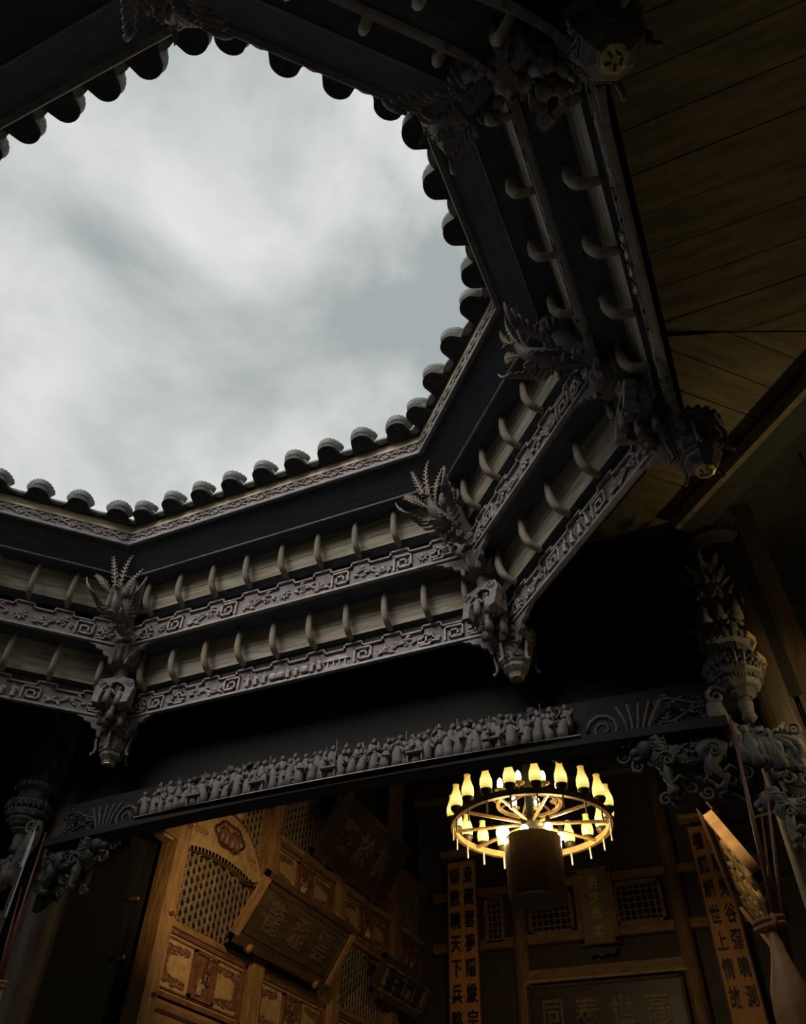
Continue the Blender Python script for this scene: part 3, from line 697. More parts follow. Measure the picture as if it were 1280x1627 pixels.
bt.location.z -= .105
def beast(m, o, s_, d=1, rd=None):
    """crouching lion-like beast: deep chest, mane, four bent legs, curled tail; o = belly centre"""
    O = Vector(o)
    def P(x, y, z): return O + Vector((d * x, y, z)) * s_
    a, b = smooth_path([P(-.55, 0, .05), P(-.3, 0, .12), P(0, 0, .02), P(.3, 0, .08), P(.52, 0, .26)], [.17 * s_, .23 * s_, .19 * s_, .26 * s_, .2 * s_], 4)
    m.tube(a, b, 10)
    m.ell(P(.68, -.02, .36), (.19 * s_, .19 * s_, .2 * s_), None, 10, 7); m.ell(P(.86, -.03, .30), (.12 * s_, .12 * s_, .09 * s_), None, 8, 5)
    m.tube([P(.76, -.03, .22), P(.88, -.04, .17), P(.93, -.04, .2)], [.06 * s_, .05 * s_, .02 * s_], 6)
    for i in range(16):
        q = i * 2.4; m.ell(P(.52 + .05 * C(q), .2 * C(q) - .02, .34 + .22 * S(q)), (.07 * s_, .07 * s_, .06 * s_), None, 6, 4)
    for sg in (-1, 1):
        m.ell(P(.82, sg * .1 - .02, .44), .035 * s_, None, 6, 4); m.ell(P(.60, sg * .17, .54), (.04 * s_, .03 * s_, .08 * s_), None, 6, 4)
        m.tube([P(.34, sg * .16, .0), P(.42, sg * .18, -.28), P(.34, sg * .18, -.48), P(.46, sg * .18, -.56)], [.12 * s_, .09 * s_, .065 * s_, .075 * s_], 7)
        m.tube([P(-.4, sg * .16, .04), P(-.25, sg * .19, -.22), P(-.46, sg * .19, -.4), P(-.36, sg * .19, -.56), P(-.24, sg * .19, -.57)], [.15 * s_, .12 * s_, .06 * s_, .06 * s_, .07 * s_], 7)
    rq = random.Random(9)
    for i in range(70):                                   # scales
        u = rq.uniform(-.5, .45); v_ = rq.uniform(-1.2, 1.9); rad_ = .22
        m.ell(P(u, -rad_ * C(v_) if C(v_) > -.2 else .0, .07 + rad_ * S(v_)), (.05 * s_, .035 * s_, .03 * s_), Matrix.Rotation(rq.uniform(-.6, .6), 3, 'Y'), 6, 4)
    for i in range(8):                                    # flame crest along the spine
        x_ = -.45 + .12 * i; m.tube([P(x_, 0, .22), P(x_ - .06, -.02, .36), P(x_ - .15, -.02, .42)], [.05 * s_, .035 * s_, .008 * s_], 5)
    for i in range(7):                                    # mane locks
        m.tube([P(.62 - .02 * i, -.14, .46 - .07 * i), P(.5 - .03 * i, -.24, .40 - .07 * i), P(.36 - .02 * i, -.22, .36 - .08 * i), P(.33, -.24, .44 - .08 * i)], [.04 * s_, .045 * s_, .03 * s_, .01 * s_], 5)
    for hx_, hz_ in ((.36, -.02), (-.38, .0)):
        pts_ = [P(hx_ + .16 * (1 - .08 * k_) * C(.7 * k_), -.30, hz_ + .16 * (1 - .08 * k_) * S(.7 * k_)) for k_ in range(12)]; m.tube(pts_, .028 * s_, 5)
    for sg in (-1, 1):
        for lx_, lz_ in ((.36, -.4), (-.42, -.36)):
            m.tube([P(lx_, sg * .22, lz_), P(lx_ - .12, sg * .24, lz_ + .1), P(lx_ - .22, sg * .22, lz_ + .02)], [.05 * s_, .035 * s_, .008 * s_], 5)
    a, b = smooth_path([P(-.6, 0, .12), P(-.82, 0, .3), P(-.7, 0, .55), P(-.5, 0, .5)], [.06 * s_, .07 * s_, .08 * s_, .03 * s_], 4)
    m.tube(a, b, 6)

def column(x, y, r, label):
    t = thing('hall_column', label, 'column', (x, y, -Z), 0, 'round hall columns')
    M().lathe([(r * 1.5, -Z), (r * 1.5, -Z + .12), (r * 1.7, -Z + .2), (r * 1.55, -Z + .36), (r * 1.15, -Z + .42)], 20).build('stone_base', 'stone', t, True)
    M().lathe([(r * 1.02, -Z + .42), (r * 1.04, .5), (r, 3), (r * .95, 5.35)], 24).build('shaft', 'halldark', t, True)
    M().lathe([(r, 5.0), (r * 1.3, 5.1), (r * 1.3, 5.2), (r * 1.5, 5.3), (r * 1.5, 5.45)], 20).build('capital', 'darkbeam', t)
column(.40, 6.28, .21, 'round dark hall column at the right behind the carved bracket')
column(-6.9, 6.28, .21, 'round dark hall column at the left edge behind the carved bracket')

def carved_bracket(x, y, sg, label):
    """stack of carvings on the courtyard face of a column; sg=+1 right column, -1 mirrored"""
    t = thing('carved_bracket', label, 'carving', (x, y, 1.75), 0, 'carved brackets on the hall columns'); rd = random.Random(3 if sg > 0 else 4)
    # foliage and figures below the ceiling
    m = M()
    m.tube([(0, .06, 3.7), (.02, .05, 4.1), (0, .08, 4.7)], [.14, .12, .10], 10)
    for i in range(34):
        u = i / 33; a = rd.uniform(-2.6, -.5); r_ = .15
        p = Vector((r_ * C(a), .03 + r_ * S(a), 3.82 + .8 * u)); d_ = Vector((C(a) * .5 + rd.uniform(-.4, .4), S(a) * .5, rd.uniform(.4, 1))).normalized()
        leaf = [p, p + d_ * .05 + Vector((.025, 0, 0)), p + d_ * .13, p + d_ * .05 - Vector((.025, 0, 0))]
        n_ = Vector((C(a), S(a), 0)) * .015
        m.add([q - n_ for q in leaf] + [q + n_ for q in leaf], [(0, 1, 2, 3), (7, 6, 5, 4), (0, 4, 5, 1), (1, 5, 6, 2), (2, 6, 7, 3), (3, 7, 4, 0)])
    m.build('foliage_carving', 'carvemid', t)
    for i in range(6):
        m = M(); little_folk(m, -.15 + .06 * i, 3.74 + .22 * (i % 2), .30, rd, -.14); m.build('figure', 'carvemid', t, True)
    for i in range(12):
        a = -PI + PI * i / 11; M().box((.20 * C(a), -.12 + .20 * S(a), 3.73), (.02, .035, .05), Matrix.Rotation(a, 3, 'Z')).build('dentil', 'carvemid', t)
        M().tube([(.215 * C(a), -.12 + .215 * S(a), 3.56), (.235 * C(a), -.12 + .235 * S(a), 3.52), (.2 * C(a), -.12 + .2 * S(a), 3.46)], .012, 5).build('bracket_rib', 'carvemid', t)
    # octagonal pavilion pendant
    m = M().lathe([(.10, 3.80), (.19, 3.76), (.20, 3.70), (.16, 3.68)], 8, (0, -.12, 0), a0=PI / 8)
    m.lathe([(.15, 3.68), (.15, 3.58), (.17, 3.57)], 8, (0, -.12, 0), a0=PI / 8)
    m.lathe([(.165, 3.575), (.225, 3.55), (.225, 3.49), (.18, 3.47)], 8, (0, -.12, 0), a0=PI / 8)
    m.lathe([(.18, 3.47), (.215, 3.45), (.20, 3.40), (.16, 3.38), (.175, 3.36), (.14, 3.31), (.10, 3.30), (.11, 3.27), (.07, 3.24)], 8, (0, -.12, 0), a0=PI / 8)
    pv = m.build('pavilion_pendant', 'carvemid', t)
    for rr2, zz2 in ((.222, 3.535), (.228, 3.50), (.212, 3.44), (.175, 3.365)):
        m = M()
        for i in range(40):
            a = 2 * PI * i / 40; k8 = C(PI / 8) / C((a % (PI / 4)) - PI / 8)
            m.box((rr2 * k8 * C(a), -.12 + rr2 * k8 * S(a), zz2), (.022, .016, .026), Matrix.Rotation(a, 3, 'Z'))
        m.build('dentil_ring', 'carvemid', pv)
    m = M()
    for i in range(8):
        a = 2 * PI * i / 8
        for j in range(-2, 3): m.box((.145 * C(a) - S(a) * j * .022, -.12 + .145 * S(a) + C(a) * j * .022, 3.63), (.012, .012, .09), Matrix.Rotation(a, 3, 'Z'))
    m.build('baluster_ring', 'carvemid', pv)
    for i in (-1, 0, 1):
        m = M()
        a = .3 + i * .7 if sg > 0 else PI - .3 - i * .7
        m.box((.212 * C(a), -.12 + .212 * S(a), 3.73), (.02, .13, .035), Matrix.Rotation(a, 3, 'Z')); m.box((.23 * C(a), -.12 + .23 * S(a), 3.52), (.02, .13, .04), Matrix.Rotation(a, 3, 'Z'))
        m.build('gold_edge', 'gold', pv, False, 'gold-coloured edge strip')  # gold-coloured strips on the outer side of the pavilion only
    # pendant stub, scroll arm and climbing figures
    m = M().lathe([(.05, 3.24), (.06, 3.2), (.045, 3.12), (.06, 3.08), (.02, 3.04)], 10, (0, -.12, 0))
    P, R_ = smooth_path([(-sg * .20, -.1, 3.34), (-sg * .22, -.14, 3.15), (-sg * .14, -.14, 2.95), (-sg * .05, -.12, 2.8)], [.05, .075, .06, .04], 4); m.tube(P, R_, 8)
    m.spiral((-sg * .19, 3.28), .085, 1.5, .025, -.18, 0, sg)
    m.build('scroll_arm', 'carvemid', t, True)
    for i in range(5):
        m = M(); little_folk(m, -sg * .1 + sg * .07 * i, 2.72 - .03 * i, .32, rd, -.13 - .02 * (i % 2)); m.build('figure', 'carvemid', t, True)
    m = M()
    for i in range(7):
        P, R_ = smooth_path([(sg * rd.uniform(-.12, .22), -.1, 3.0), (sg * rd.uniform(-.1, .3), -.17, 2.8), (sg * rd.uniform(-.05, .3), -.14, 2.6), (sg * rd.uniform(0, .32), -.16, 2.46)], [.02, .035, .03, .012], 4); m.tube(P, R_, 6)
    for i in range(6): M().spiral((sg * rd.uniform(-.05, .3), rd.uniform(2.5, 2.95)), .06, 1.4, .018, -.17, rd.uniform(0, 6), rd.choice((-1, 1))).build('cloud_scroll', 'carvemid', t, True)
    m.build('cloud_carving', 'carvemid', t, True)['kind'] = 'stuff'
    m = M(); beast(m, (sg * .18, -.12, 2.32), .34, -sg, rd); m.build('lion', 'carvemid', t, True)
    m = M()
    for cx, cz, r_ in ((.2, 1.98, .12), (.28, 2.12, .07), (.12, 2.1, .07), (.24, 1.84, .07)):
        m.spiral((sg * cx, cz), r_, 1.7, .022, -.16, rd.uniform(0, 6), sg)
    m.ell((sg * .2, -.12, 1.98), (.07, .05, .07), None, 8, 5)
    P, R_ = smooth_path([(sg * .34, -.06, 2.2), (sg * .36, -.1, 2.0), (sg * .28, -.1, 1.82)], [.07, .09, .04], 4); m.tube(P, R_, 8)
    m.build('scroll_roundel', 'carvemid', t, True)
    return t
carved_bracket(.21, 5.98, 1, 'tall grey carved bracket of pavilion, figures and lion on the right column')
carved_bracket(-7.1, 5.98, -1, 'dark carved bracket of figures and lion at the left picture edge')
# beast brackets under the beam ends
for sg, lab in ((1, 'dark carved beast bracket under the right end of the figure beam'), (-1, 'dark carved dragon bracket under the left end of the figure beam')):
    t = thing('beast_bracket', lab, 'carving', (XC + sg * 2.98, YB - .06, 2.45), 0, 'beast brackets under the beam')
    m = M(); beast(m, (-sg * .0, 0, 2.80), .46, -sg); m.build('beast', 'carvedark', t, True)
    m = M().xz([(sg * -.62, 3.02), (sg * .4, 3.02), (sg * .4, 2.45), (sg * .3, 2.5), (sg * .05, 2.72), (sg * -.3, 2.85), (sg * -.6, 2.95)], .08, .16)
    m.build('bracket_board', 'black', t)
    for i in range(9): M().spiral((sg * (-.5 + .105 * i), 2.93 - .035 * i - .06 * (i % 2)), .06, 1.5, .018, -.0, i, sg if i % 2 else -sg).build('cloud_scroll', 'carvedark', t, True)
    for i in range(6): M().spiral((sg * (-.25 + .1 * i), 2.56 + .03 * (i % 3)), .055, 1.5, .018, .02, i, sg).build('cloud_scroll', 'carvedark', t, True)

# ------------------------------------------------------------------ left hall wall: posts and carved screens
XL = -6.7
def wall_post(y, label):
    t = thing('wooden_post', label, 'post', (XL - .1, y, -Z), PI / 2, 'posts of the left hall wall')
    M().box((0, 0, 3.25), (.25, .24, 9.7)).build('shaft', 'hall', t)
    for z in (2.2, 3.05, 4.1, 4.85): M().tube([(.02, -.1, z), (.06, -.16, z + .01)], .025, 8).build('peg', 'red', t)
    return t
PY = (7.98, 10.1, 12.36, 14.6)
wall_post(PY[0], 'lit wooden post at the dark opening left of the carved screens')
wall_post(PY[1], 'wooden post partly behind the large tilted plaque, right of the arched screen')
wall_post(PY[2], 'wooden post between the tilted plaques, third from the dark opening')
wall_post(PY[3], 'dim wooden post farthest back on the left hall wall')
m = thing('beam_stub', 'short squared beam end poking out left of the lit wooden post', 'beam', (XL - .1, 7.72, 3.84)); M().box((.02, 0, 4.0), (.22, .28, .26)).build('timber', 'hall', m); M().box((.02, -.02, 3.86), (.16, .2, .03)).build('tenon', 'hallpale', m)
for y, z, lab in ((7.64, 3.11, 'upper pale wooden wedge left of the lit post'), (7.64, 2.49, 'lower pale wooden wedge left of the lit post')):
    t = thing('wooden_wedge', lab, 'wedge', (XL, y, z), 0, 'wedges left of the lit post'); M().box((-.25, 0, z + .02), (.12, .035, .03)).build('body', 'hallpale', t); M().box((-.33, 0, z + .02), (.1, .02, .02)).build('shank', 'hallred', t)
def lattice(m, x0, x1, z0, z1, y, pitch=.105, bar=.017, topf=None):
    for ang in (0, PI / 3, -PI / 3):
        d = Vector((S(ang), C(ang))); nn_ = Vector((d.y, -d.x))
        cx, cz = (x0 + x1) / 2, (z0 + z1) / 2; R_ = math.hypot(x1 - x0, z1 - z0) / 2
        K = int(R_ / pitch) + 1
        for i in range(-K, K + 1):
            p = Vector((cx, cz)) + nn_ * (i + .5) * pitch
            lo, hi = -R_ * 1.2, R_ * 1.2
            for ax, a0, a1 in ((0, x0, x1), (1, z0, z1)):
                if abs(d[ax]) < 1e-6:
                    if p[ax] < a0 or p[ax] > a1: lo, hi = 1, 0
                else:
                    u, v = sorted(((a0 - p[ax]) / d[ax], (a1 - p[ax]) / d[ax])); lo, hi = max(lo, u), min(hi, v)
            if hi - lo < .02: continue
            A, B_ = p + d * lo, p + d * hi
            if topf:
                K2 = 8; Q = [A + (B_ - A) * j / K2 for j in range(K2 + 1)]; Q = [q for q in Q if q.y <= topf(q.x) + .03]
                if len(Q) < 2: continue
                A, B_ = Q[0], Q[-1]
            yy = y + (.012 if ang else 0)
            m.strip([(A.x, A.y), (B_.x, B_.y)], bar, yy - .012, yy + .012)
def relief_panel(t, x0, x1, z0, z1, seed, y=0):
    """field panel: frame, corner foliage, sunken pale ground and a central figure plaque"""
    pn = M().box(((x0 + x1) / 2, y + .02, (z0 + z1) / 2), (x1 - x0, .04, z1 - z0)).build('field_panel', 'hallpale', t)
    m = M()
    for a, b in (((x0, z0), (x1, z0)), ((x0, z1), (x1, z1)), ((x0, z0), (x0, z1)), ((x1, z0), (x1, z1))): m.strip([a, b], .05, y - .035, y + .01)
    for a, b in (((x0 + .07, z0 + .07), (x1 - .07, z0 + .07)), ((x0 + .07, z1 - .07), (x1 - .07, z1 - .07)), ((x0 + .07, z0 + .07), (x0 + .07, z1 - .07)), ((x1 - .07, z0 + .07), (x1 - .07, z1 - .07))): m.strip([a, b], .018, y - .022, y + .01)
    m.build('panel_frame', 'hallred', pn)
    rd = random.Random(seed)
    for cx, cz, sx, sz in ((x0 + .1, z0 + .1, 1, 1), (x1 - .1, z0 + .1, -1, 1), (x0 + .1, z1 - .1, 1, -1), (x1 - .1, z1 - .1, -1, -1)):
        m = M()
        for i in range(10):
            u = i / 9
            m.spiral((cx + sx * (.03 + .42 * u ** 1.5), cz + sz * (.05 + .05 * (1 - u))), .06 - .015 * u, 1.3, .015, y - .006, rd.uniform(0, 6), rd.choice((-1, 1)))
            m.spiral((cx + sx * .04, cz + sz * (.08 + .26 * u)), .055 - .015 * u, 1.3, .015, y - .006, rd.uniform(0, 6), rd.choice((-1, 1)))
        m.build('corner_foliage', 'hallred', pn, True)
    cx, cz = (x0 + x1) / 2, (z0 + z1) / 2; hw, hh = .235, (z1 - z0) * .36
    m = M().box((cx, y - .005, cz), (2 * hw, .03, 2 * hh))
    for a, b in (((-hw, -hh), (hw, -hh)), ((-hw, hh), (hw, hh)), ((-hw, -hh), (-hw, hh)), ((hw, -hh), (hw, hh))): m.strip([(cx + a[0], cz + a[1]), (cx + b[0], cz + b[1])], .035, y - .05, y)
    rl = m.build('relief_plaque', 'hallred', pn)
    for i in range(7):
        m = M(); little_folk(m, cx + rd.uniform(-.15, .15), cz - hh * .85 + (i % 3) * hh * .55, hh * .7, rd, y - .03); m.build('relief_figure', 'hallpale' if i % 3 == 0 else 'hallred', rl, True)
def screen(y0, y1, arched, label):
    wd = y1 - y0 - .25; t = thing('carved_screen', label, 'screen', (XL - .12, (y0 + y1) / 2, -Z), PI / 2, 'carved screens of the left hall wall'); h = wd / 2
    M().box((0, .10, 3.2), (wd, .03, 9.6)).build('backing', 'black', t)
    M().box((0, .03, -.2), (wd, .05, 2.8)).build('plinth_boards', 'hall', t)
    for z, dd in ((1.25, .1), (2.17, .12)): M().tube([(-h, -.02, z), (h, -.02, z)], dd / 2, 8).build('round_rail', 'hallx', t)
    M().box((0, .02, 1.72), (wd, .04, .82)).build('lower_boards', 'hall', t)
    relief_panel(t, -h + .03, h - .03, 2.28, 2.95, int(y0 * 10))
    M().box((0, -.01, 3.015), (wd, .1, .075)).build('rail', 'hallx', t)
    if arched:
        def top(x): return 3.90 + .13 * (1 - (x / h) ** 2)
        m = M(); lattice(m, -h + .02, h - .02, 3.06, 4.06, .04, topf=top); m.build('lattice', 'lattice', t)
        n = 24; xs = [-h + wd * i / n for i in range(n + 1)]
        hd = M().xz([(x, top(x)) for x in xs] + [(x, 4.18 + .52 * (1 - abs(x / h) ** 2.2)) for x in xs[::-1]], -.03, .05).build('arched_header', 'hallpale', t)
        m = M(); m.strip([(x, top(x) + .0) for x in xs], .05, -.06, .05); m.build('header_edge', 'hallx', hd); m = M(); m.strip([(x, 4.16 + .52 * (1 - abs(x / h) ** 2.2)) for x in xs], .03, -.05, .05); m.build('header_edge', 'hallx', hd)
        m = M(); out = [(.34 * C(a) * (1 + .08 * C(6 * a)), 4.36 + .17 * S(a) * (1 + .08 * C(6 * a))) for a in [2 * PI * i / 36 for i in range(36)]]
        m.strip(out + [out[0]], .03, -.065, -.02); m.build('cartouche', 'hallred', hd)
        rd = random.Random(2)
        for i in range(4): m = M(); little_folk(m, -.2 + .13 * i, 4.23, .27, rd, -.05); m.build('relief_figure', 'hallred', hd, True)
        for sg in (-1, 1):
            m = M()
            for i in range(3): m.spiral((sg * (.55 + .1 * i), 4.25 - .02 * i), .06, 1.3, .016, -.035, i, sg)
            m.build('corner_carving', 'hallx', hd, True)
        m = M(); lattice(m, -h + .02, h - .02, 4.3, 5.7, .07); m.build('upper_lattice', 'lattice', t)
        M().ell((.22, .0, 4.80), (.12, .05, .1), None, 10, 6).build('knob_carving', 'hallpale', t, True)
    else:
        m = M(); lattice(m, -h + .02, h - .02, 3.06, 4.05, .04); m.build('lattice', 'lattice', t)
        M().box((0, -.01, 4.09), (wd, .1, .075)).build('rail', 'hallx', t)
        relief_panel(t, -h + .03, h - .03, 4.17, 4.78, int(y0 * 10) + 1)
        M().box((0, -.03, 4.83), (wd, .14, .06)).build('rail', 'hallpale', t)
        m = M(); lattice(m, -h + .02, h - .02, 4.88, 5.9, .04); m.build('upper_lattice', 'lattice', t)
    M().box((0, .0, 5.85), (wd, .16, .16)).build('top_rail', 'hallx', t)
screen(PY[0], PY[1], True, 'carved screen with arched medallion header and star lattice, left of the large plaque')
screen(PY[1], PY[2], False, 'carved lattice screen mostly behind the large tilted plaque')
screen(PY[2], PY[3], False, 'dim carved lattice screen between the upper plaque and the small pale plaque')
screen(PY[3], 16.2, False, 'dim carved screen in the far left corner of the hall')

# ------------------------------------------------------------------ plaques
def plaque(name, label, P_tl, P_bl, length, m_board, m_frame, chars, m_char, sc_, y_axis=1, spacing=None):
    """tilted wall plaque; near top / near bottom corners (from the eye), running along +y; face looks to the room"""
    tl, bl = Vector(P_tl), Vector(P_bl); up = tl - bl; H_ = up.length; up.normalize(); along = Vector((0, 1, 0))
    nrm = along.cross(up) * -1 if y_axis > 0 else along.cross(up)
    # local frame: X along the reading direction, Z up, -Y = face normal
    xax = along if y_axis > 0 else -along
    face = xax.cross(up)                      # local Y = up x X ; face = -Y
    yl = up.cross(xax)
    mid_ = bl + along * length / 2
    t = thing(name, label, 'plaque', (mid_.x, mid_.y, mid_.z)); ZB[t.name] = 0
    t.rotation_euler = Matrix((xax, yl, up)).transposed().to_euler()
    h = length / 2
    M().box((0, .04, H_ / 2), (length - .02, .05, H_ - .02)).build('board', m_board, t)
    m = M(); fr = .085
    for a, b in (((-h, 0), (h, 0)), ((-h, H_), (h, H_))): m.strip([a, b], fr, -.04, .09)
    M_ = m.build('frame_rail', 'plaque', t)
    for sg in (-1, 1): M().box((sg * h, .02, H_ / 2), (fr, .10, H_ + fr)).build('frame_stile', m_frame, t)  # where m_frame is paler than the rails, a lit edge is coloured in
    m = M(); i_ = .12
    for a, b in (((-h + i_, i_), (h - i_, i_)), ((-h + i_, H_ - i_), (h - i_, H_ - i_)), ((-h + i_, i_), (-h + i_, H_ - i_)), ((h - i_, i_), (h - i_, H_ - i_))): m.strip([a, b], .025, -.005, .02)
    m.build('inner_moulding', 'plaque', t)
    for sg in (-.72, .72):
        m = M(); m.lathe([(.02, -.04), (.065, -.03), (.05, .0), (.065, .03), (.02, .04)], 12, (sg * h, -.03, -.02), R=Matrix.Rotation(PI / 2, 3, 'X'))
        m.build('support_boss', m_frame, t, True)
    wx = (-6.86 if y_axis > 0 else .62)
    for u_ in (.15, .85):
        p_ = tl + along * length * u_; q_ = Vector((wx, p_.y, p_.z + .12)); inv = Matrix((xax, yl, up))
        M().tube([inv @ (p_ - mid_) + Vector((0, .08, -.05)), inv @ (q_ - mid_)], .014, 6).build('hanging_rod', 'iron', t)
    n = len(chars); sp = spacing or (length - .5) / n
    for i, ch in enumerate(chars):
        x = -sp * (n - 1) / 2 + sp * i
        write(t, ch, m_char, (x, .012, H_ * .5), sc_, sc_ * 1.1)
    return t
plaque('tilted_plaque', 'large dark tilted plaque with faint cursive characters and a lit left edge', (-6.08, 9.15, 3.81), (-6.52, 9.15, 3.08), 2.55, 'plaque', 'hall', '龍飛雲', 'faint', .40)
plaque('tilted_plaque', 'upper dark tilted plaque with two pale characters, behind the figure beam', (-6.0, 10.95, 5.68), (-6.52, 10.95, 4.82), 2.55, 'plaque', 'halldark', '聚於斯', 'bronze', .5)
plaque('tilted_plaque', 'small pale plaque with dark characters, low beside the left couplet', (-6.27, 13.3, 3.88), (-6.50, 13.3, 3.40), 2.05, 'plaquepale', 'plaque', '書香門第', 'ink', .36)
plaque('tilted_plaque', 'gilt-lettered tilted plaque beside the right couplet with a glowing top edge', (-.39, 7.9, 3.28), (-.06, 7.9, 2.62), 2.7, 'plaque', 'hallpale', '德厚流光', 'bronze', .44, -1)

# ------------------------------------------------------------------ back wall of the hall
YW = 16.0
def back_column(x, label):
    t = thing('wall_column', label, 'column', (x, YW, -Z), 0, 'columns of the back wall')
    M().lathe([(.24, -Z), (.24, -Z + .1), (.17, -Z + .25)], 16).build('stone_base', 'stone', t, True)
    M().lathe([(.15, -Z + .25), (.15, 7.9)], 16).build('shaft', 'hall', t, True)
back_column(-4.68, 'round column of the back wall between left couplet and lattice window'); back_column(-1.62, 'round column of the back wall left of the right couplet')
def backthing(name, label, cat, x, z): return thing(name, label, cat, (x, YW, z))
t = backthing('lintel', 'pale brown lintel across the back wall under the vertical tablet', 'lintel', -3.15, 3.93)
M().box((0, 0, 4.05), (2.95, .2, .2)).build('timber', 'hallx', t); M().box((0, -.08, 3.95), (2.95, .1, .04)).build('moulding', 'hallpale', t)
t = backthing('picture_rail', 'long dark rail of the back wall under the lattice windows', 'rail', -3.2, 4.6); M().box((0, .02, 4.67), (6.6, .14, .13)).build('timber', 'hallx', t); M().box((0, -.04, 4.75), (6.6, .06, .03)).build('moulding', 'hall', t)
t = backthing('picture_rail', 'long dark rail of the back wall above the lattice windows', 'rail', -3.2, 5.6); M().box((0, .02, 5.66), (6.6, .14, .13)).build('timber', 'hallx', t); M().box((0, -.04, 5.58), (6.6, .06, .03)).build('moulding', 'hall', t)
t = backthing('tie_beam', 'broad brown tie beam high on the back wall', 'beam', -3.2, 7.6); M().box((0, 0, 7.95), (7.4, .3, .5)).build('timber', 'halldark', t); M().box((0, -.12, 7.68), (7.4, .14, .08)).build('moulding', 'hall', t)
def window(n_, x0, x1, z0, z1):
    o = M(); 
    for a, b in (((x0, z0), (x1, z0)), ((x0, z1), (x1, z1)), ((x0, z0), (x0, z1)), ((x1, z0), (x1, z1))): o.strip([a, b], .07, YW - .05, YW + .05)
    o = struct(o.build('window_%d' % n_, 'hall'))
    ZB[o.name] = -Z
    m = M(); k = int((x1 - x0) / .11)
    for i in range(1, k): m.strip([(x0 + (x1 - x0) * i / k, z0), (x0 + (x1 - x0) * i / k, z1)], .022, YW - .02, YW + .01)
    k = int((z1 - z0) / .11)
    for i in range(1, k): m.strip([(x0, z0 + (z1 - z0) * i / k), (x1, z0 + (z1 - z0) * i / k)], .022, YW - .015, YW + .015)
    m.build('grille', 'hallx', o); M().box(((x0 + x1) / 2, YW + .06, (z0 + z1) / 2), (x1 - x0, .02, z1 - z0)).build('backing', 'black', o)
window(1, -5.35, -5.02, 4.74, 5.56); window(2, -4.45, -3.62, 4.78, 5.5); window(3, -2.75, -1.9, 4.8, 5.5)
t = backthing('vertical_tablet', 'vertical brown tablet with four gilt characters in the middle of the back wall', 'plaque', -3.13, 4.5)
M().box((0, -.06, 5.14), (.58, .06, 1.2)).build('board', 'plaquepale', t)
for sg in (-1, 1): M().box((sg * .33, -.08, 5.14), (.09, .12, 1.3)).build('frame_stile', 'hall', t)
M().box((0, -.08, 4.52), (.74, .12, .09)).box((0, -.08, 5.77), (.74, .12, .09)).build('frame_rail', 'hall', t)
for i, ch in enumerate('明經進士'): write(t, ch, 'gold', (0, -.095, 5.55 - .27 * i), .2, .23)
M().xz([(-.3, 4.42), (.3, 4.42), (.22, 4.28), (.1, 4.32), (0, 4.27), (-.1, 4.32), (-.22, 4.28)], -.1, -.02).build('hanging_bracket', 'halldark', t)
t = backthing('signboard', 'black signboard with large gilt seal characters under the lintel', 'plaque', -3.2, 3.0)
M().box((0, -.06, 3.43), (2.7, .06, .82)).build('board', 'plaque', t); M().box((0, -.09, 3.86), (2.78, .1, .05)).box((0, -.09, 3.0), (2.78, .1, .05)).build('frame_rail', 'halldark', t)
for sg in (-1, 1): M().box((sg * 1.38, -.09, 3.43), (.06, .1, .9)).build('frame_stile', 'halldark', t)
for i, ch in enumerate('同泰世高'): write(t, ch, 'bronze', (-.95 + .62 * i, -.10, 3.42), .44, .5)
def couplet(x0, x1, ztop, colL, colR, label, tilt=0):
    t = backthing('couplet_board', label, 'couplet', (x0 + x1) / 2, 1.4); wd = x1 - x0; zb = 1.4
    M().box((0, -.16, (ztop + zb) / 2), (wd, .05, ztop - zb)).build('board', 'couplet', t)
    for sg in (-1, 1): M().box((sg * (wd / 2 + .012), -.16, (ztop + zb) / 2), (.026, .07, ztop - zb)).build('edge_strip', 'hallred', t)
    M().box((0, -.20, ztop + .16), (wd + .26, .22, .09)).build('top_bar', 'hallpale', t)
    M().tube([(-wd * .3, -.15, ztop), (-wd * .3, -.15, ztop + .12)], .02, 6).tube([(wd * .3, -.15, ztop), (wd * .3, -.15, ztop + .12)], .02, 6).build('hanger', 'iron', t)
    for cx, s_ in ((-wd * .25, colL), (wd * .25, colR)):
        for i, ch in enumerate(s_): write(t, ch, 'ink', (cx, -.195, ztop - .28 - .43 * i), wd * .37, .34, bold=.014)
couplet(-6.1, -5.5, 6.27, '術數曉天下兵略', '身藏雲夢隱縱宗', 'orange couplet board with black seal characters, left below the chandelier')
couplet(-1.14, -.62, 6.31, '權謀解世上情故', '神隱鬼谷彌曉測', 'orange couplet board with black seal characters, right beside the gilt plaque')

# ------------------------------------------------------------------ chandelier
CH = (-2.40, 9.0, 3.86)
t = thing('chandelier', 'large wheel chandelier with glowing yellow glass shades', 'chandelier', CH)
z0 = CH[2]; RR_ = .93
m = M(); K = 64
def band(m, r0, r1, za, zb, K=64):
    vs = []
    for k in range(K):
        a = 2 * PI * k / K
        for r_, z_ in ((r0, za), (r1, za), (r1, zb), (r0, zb)): vs.append((r_ * C(a), r_ * S(a), z_))
    fs = []
    for k in range(K):
        for j in range(4): fs.append((k * 4 + j, k * 4 + (j + 1) % 4, ((k + 1) % K) * 4 + (j + 1) % 4, ((k + 1) % K) * 4 + j))
    m.add(vs, fs)
band(m, RR_ - .025, RR_ + .025, z0 - .03, z0 + .04); m.build('outer_ring', 'brass', t)
m = M(); band(m, .36, .40, z0 + .26, z0 + .30, 40); m.build('upper_ring', 'brass', t)
M().lathe([(.02, z0 - .02), (.14, z0), (.16, z0 + .06), (.05, z0 + .12), (.05, z0 + .5), (.03, HB)], 16).build('hub_stem', 'iron', t, True)
